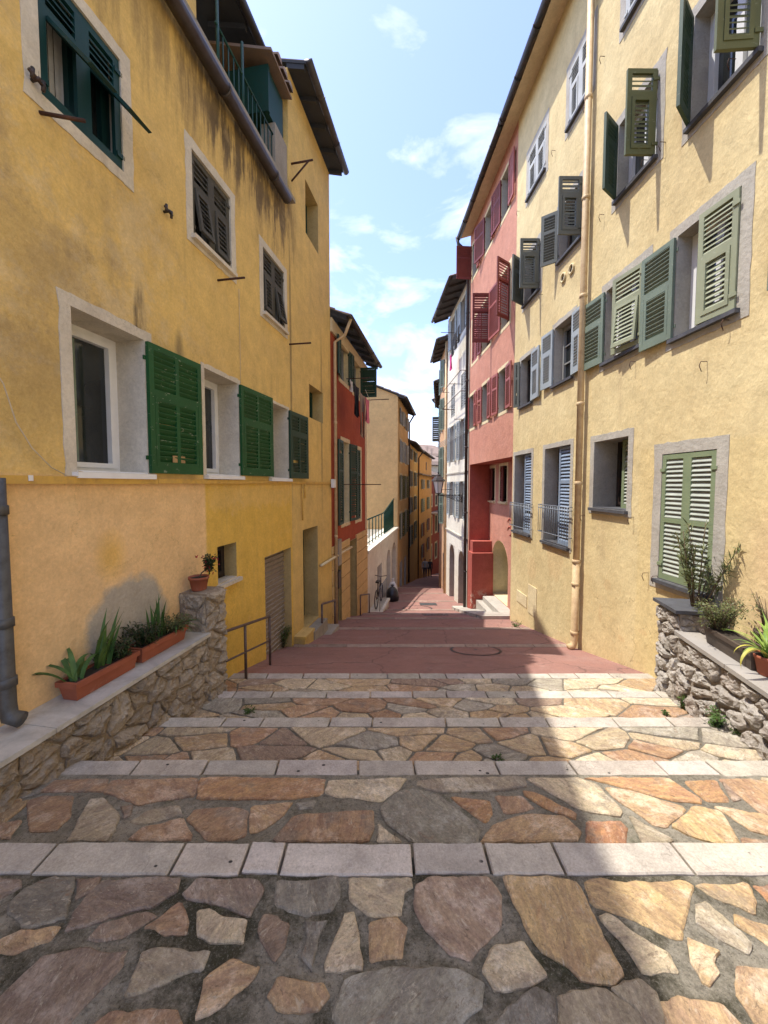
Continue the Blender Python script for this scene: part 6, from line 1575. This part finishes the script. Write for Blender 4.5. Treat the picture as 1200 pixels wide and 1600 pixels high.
# ================================================================== LAUNDRY
def cloth(F, px0, px1, y0, y1, o, mat, lab, name='garment', legs=False, grp=None, wave=.03):
    s0_, z1_ = F.sz(px0, y0, o); s1_, z0_ = F.sz(px1, y1, o)[0], F.sz((px0 + px1) / 2, y1, o)[1]; s0_, s1_ = min(s0_, s1_), max(s0_, s1_)
    m = MB(); nx, nz_ = 12, 10
    for side in (0, 1):
        vs = []
        for j in range(nz_ + 1):
            for i in range(nx + 1):
                u, v = i / nx, j / nz_; w = .5 + (u - .5) * (1 - .12 * v); zz = z1_ + (z0_ - z1_) * v * (1 - .06 * math.sin(u * 9)) - .03 * math.sin(PI * u) * (v < .01)
                vs.append(F.P(s0_ + (s1_ - s0_) * w, o + wave * math.sin(u * 11 + v * 2) * v + .006 * (side * 2 - 1), zz))
        fs = [(j * (nx + 1) + i, j * (nx + 1) + i + 1, (j + 1) * (nx + 1) + i + 1, (j + 1) * (nx + 1) + i) for j in range(nz_) for i in range(nx) if not (legs and j > 3 and i in (5, 6))]
        m.add(vs, fs, True)
    tag(m.build(name, M[mat], fix=False), lab, 'laundry', grp)
M['cblack'] = plain('black_cloth', (.02, .018, .02), .95); M['cbeige'] = plain('taupe_cloth', (.36, .26, .19), .95); M['cpink'] = plain('pink_cloth', (.62, .17, .22), .95); M['cwhite'] = plain('white_cloth', (.55, .53, .52), .95); M['cmag'] = plain('magenta_cloth', (.55, .02, .18), .95)
g_ = 'laundry hanging from the red house'
cloth(FLt, 547, 551, 592, 612, .42, 'cwhite', 'small white garment hanging first on the line at the red house', grp=g_)
cloth(FLt, 553, 561, 598, 650, .42, 'cblack', 'long black garment hanging at the brick red house', grp=g_)
cloth(FLt, 562.5, 570, 612, 682, .52, 'cbeige', 'long taupe trousers hanging at the brick red house', 'trousers', True, g_)
cloth(FLt, 571, 577, 620, 660, .62, 'cpink', 'pink garment hanging last on the line at the red house', grp=g_)
l1 = FLt.P(FLt.sz(541, 590)[0], .5, FLt.sz(548, 590, .42)[1]); l2 = FLt.P(FLt.sz(580, 627, .62)[0], .62, FLt.sz(580, 627, .62)[1])
m = MB(); m.tube([l1, (l1 + l2) / 2 - Vector((0, 0, .03)), l2], .006, 5); rr_ = m.build('washing_line', M['cable'], HB)
rod(FLt, HB, 574, 625, .7, .0, r=.014)
g_ = 'laundry hanging from the white house'
for px0, px1, y0, y1, mt, lab in ((715, 718, 512, 535, 'cblack', 'black garment nearest on the washing line of the white house'), (710, 714, 522, 545, 'cblack', 'dark garment in the middle of the washing line of the white house'), (705, 709, 533, 556, 'cblack', 'dark garment farthest along the line of the white house'), (703, 706, 556, 578, 'cmag', 'bright magenta cloth hanging below the dark laundry of the white house')):
    cloth(FRt, px0, px1, y0, y1, .3, mt, lab, grp=g_)
cloth(FG2, 683.6, 686, 670, 702, .35, 'cmag', 'red cloth hanging from the salmon house at the far right side')

# ================================================================== PEOPLE
def person(pos, h, lab, top, leg, face=1, stride=.12, seed=0):
    s = h / 1.75; X = 0
    J = {'pelvis': (0, 0, .95, .14), 'waist': (0, 0, 1.10, .125), 'chest': (0, -.01, 1.33, .15), 'neck': (0, 0, 1.50, .055), 'head': (0, -.02, 1.62, .095), 'crown': (0, -.01, 1.72, .07),
         'hl': (-.09, 0, .90, .10), 'kl': (-.10, -stride * .7, .50, .065), 'al': (-.10, -stride, .09, .042), 'tl': (-.10, -stride - .15, .035, .035),
         'hr': (.09, 0, .90, .10), 'kr': (.10, stride * .2, .50, .065), 'ar': (.10, stride, .09, .042), 'tr': (.10, stride - .13, .035, .035),
         'sl': (-.19, 0, 1.43, .06), 'el': (-.24, .05, 1.15, .045), 'wl': (-.24, -.05, .90, .032), 'fl': (-.24, -.08, .80, .03),
         'sr': (.19, 0, 1.43, .06), 'er': (.24, -.02, 1.15, .045), 'wr': (.24, -.12, .92, .032), 'fr': (.24, -.15, .82, .03)}
    E_ = [('pelvis', 'waist'), ('waist', 'chest'), ('chest', 'neck'), ('neck', 'head'), ('head', 'crown'), ('pelvis', 'hl'), ('hl', 'kl'), ('kl', 'al'), ('al', 'tl'), ('pelvis', 'hr'), ('hr', 'kr'), ('kr', 'ar'), ('ar', 'tr'),
          ('chest', 'sl'), ('sl', 'el'), ('el', 'wl'), ('wl', 'fl'), ('chest', 'sr'), ('sr', 'er'), ('er', 'wr'), ('wr', 'fr')]
    ks = list(J); me = bpy.data.meshes.new('person'); me.from_pydata([(J[k][0] * s, J[k][1] * s * face, J[k][2] * s) for k in ks], [(ks.index(a), ks.index(b)) for a, b in E_], [])
    o = bpy.data.objects.new('person', me); COL.objects.link(o); o.location = pos
    md = o.modifiers.new('skin', 'SKIN')
    for i, k in enumerate(ks): me.skin_vertices[0].data[i].radius = (J[k][3] * s,) * 2; me.skin_vertices[0].data[i].use_root = (i == 0)
    o.modifiers.new('sub', 'SUBSURF').levels = 1; o.modifiers['sub'].render_levels = 2
    t = NT('person_clothes'); zz = t.math('SUBTRACT', t.xyz()[2], pos[2])
    c = t.mix(t.rng(zz, .94 * s, .96 * s), leg, top); c = t.mix(t.rng(zz, 1.49 * s, 1.51 * s), c, (.38, .22, .15)); c = t.mix(t.rng(zz, 1.66 * s, 1.67 * s), c, (.03, .02, .015)); me.materials.append(t.fin(c, .9))
    tag(o, lab, 'person'); return o
p_ = gpt(664, 903); person(p_, 1.75, 'distant person in pale top walking down the street in the shade', (.4, .42, .45), (.05, .06, .09))
p_ = gpt(668, 903); person(p_ + Vector((.25, .3, 0)), 1.65, 'distant person in dark clothes beside the one in the pale top', (.05, .05, .06), (.03, .03, .04), stride=-.1)
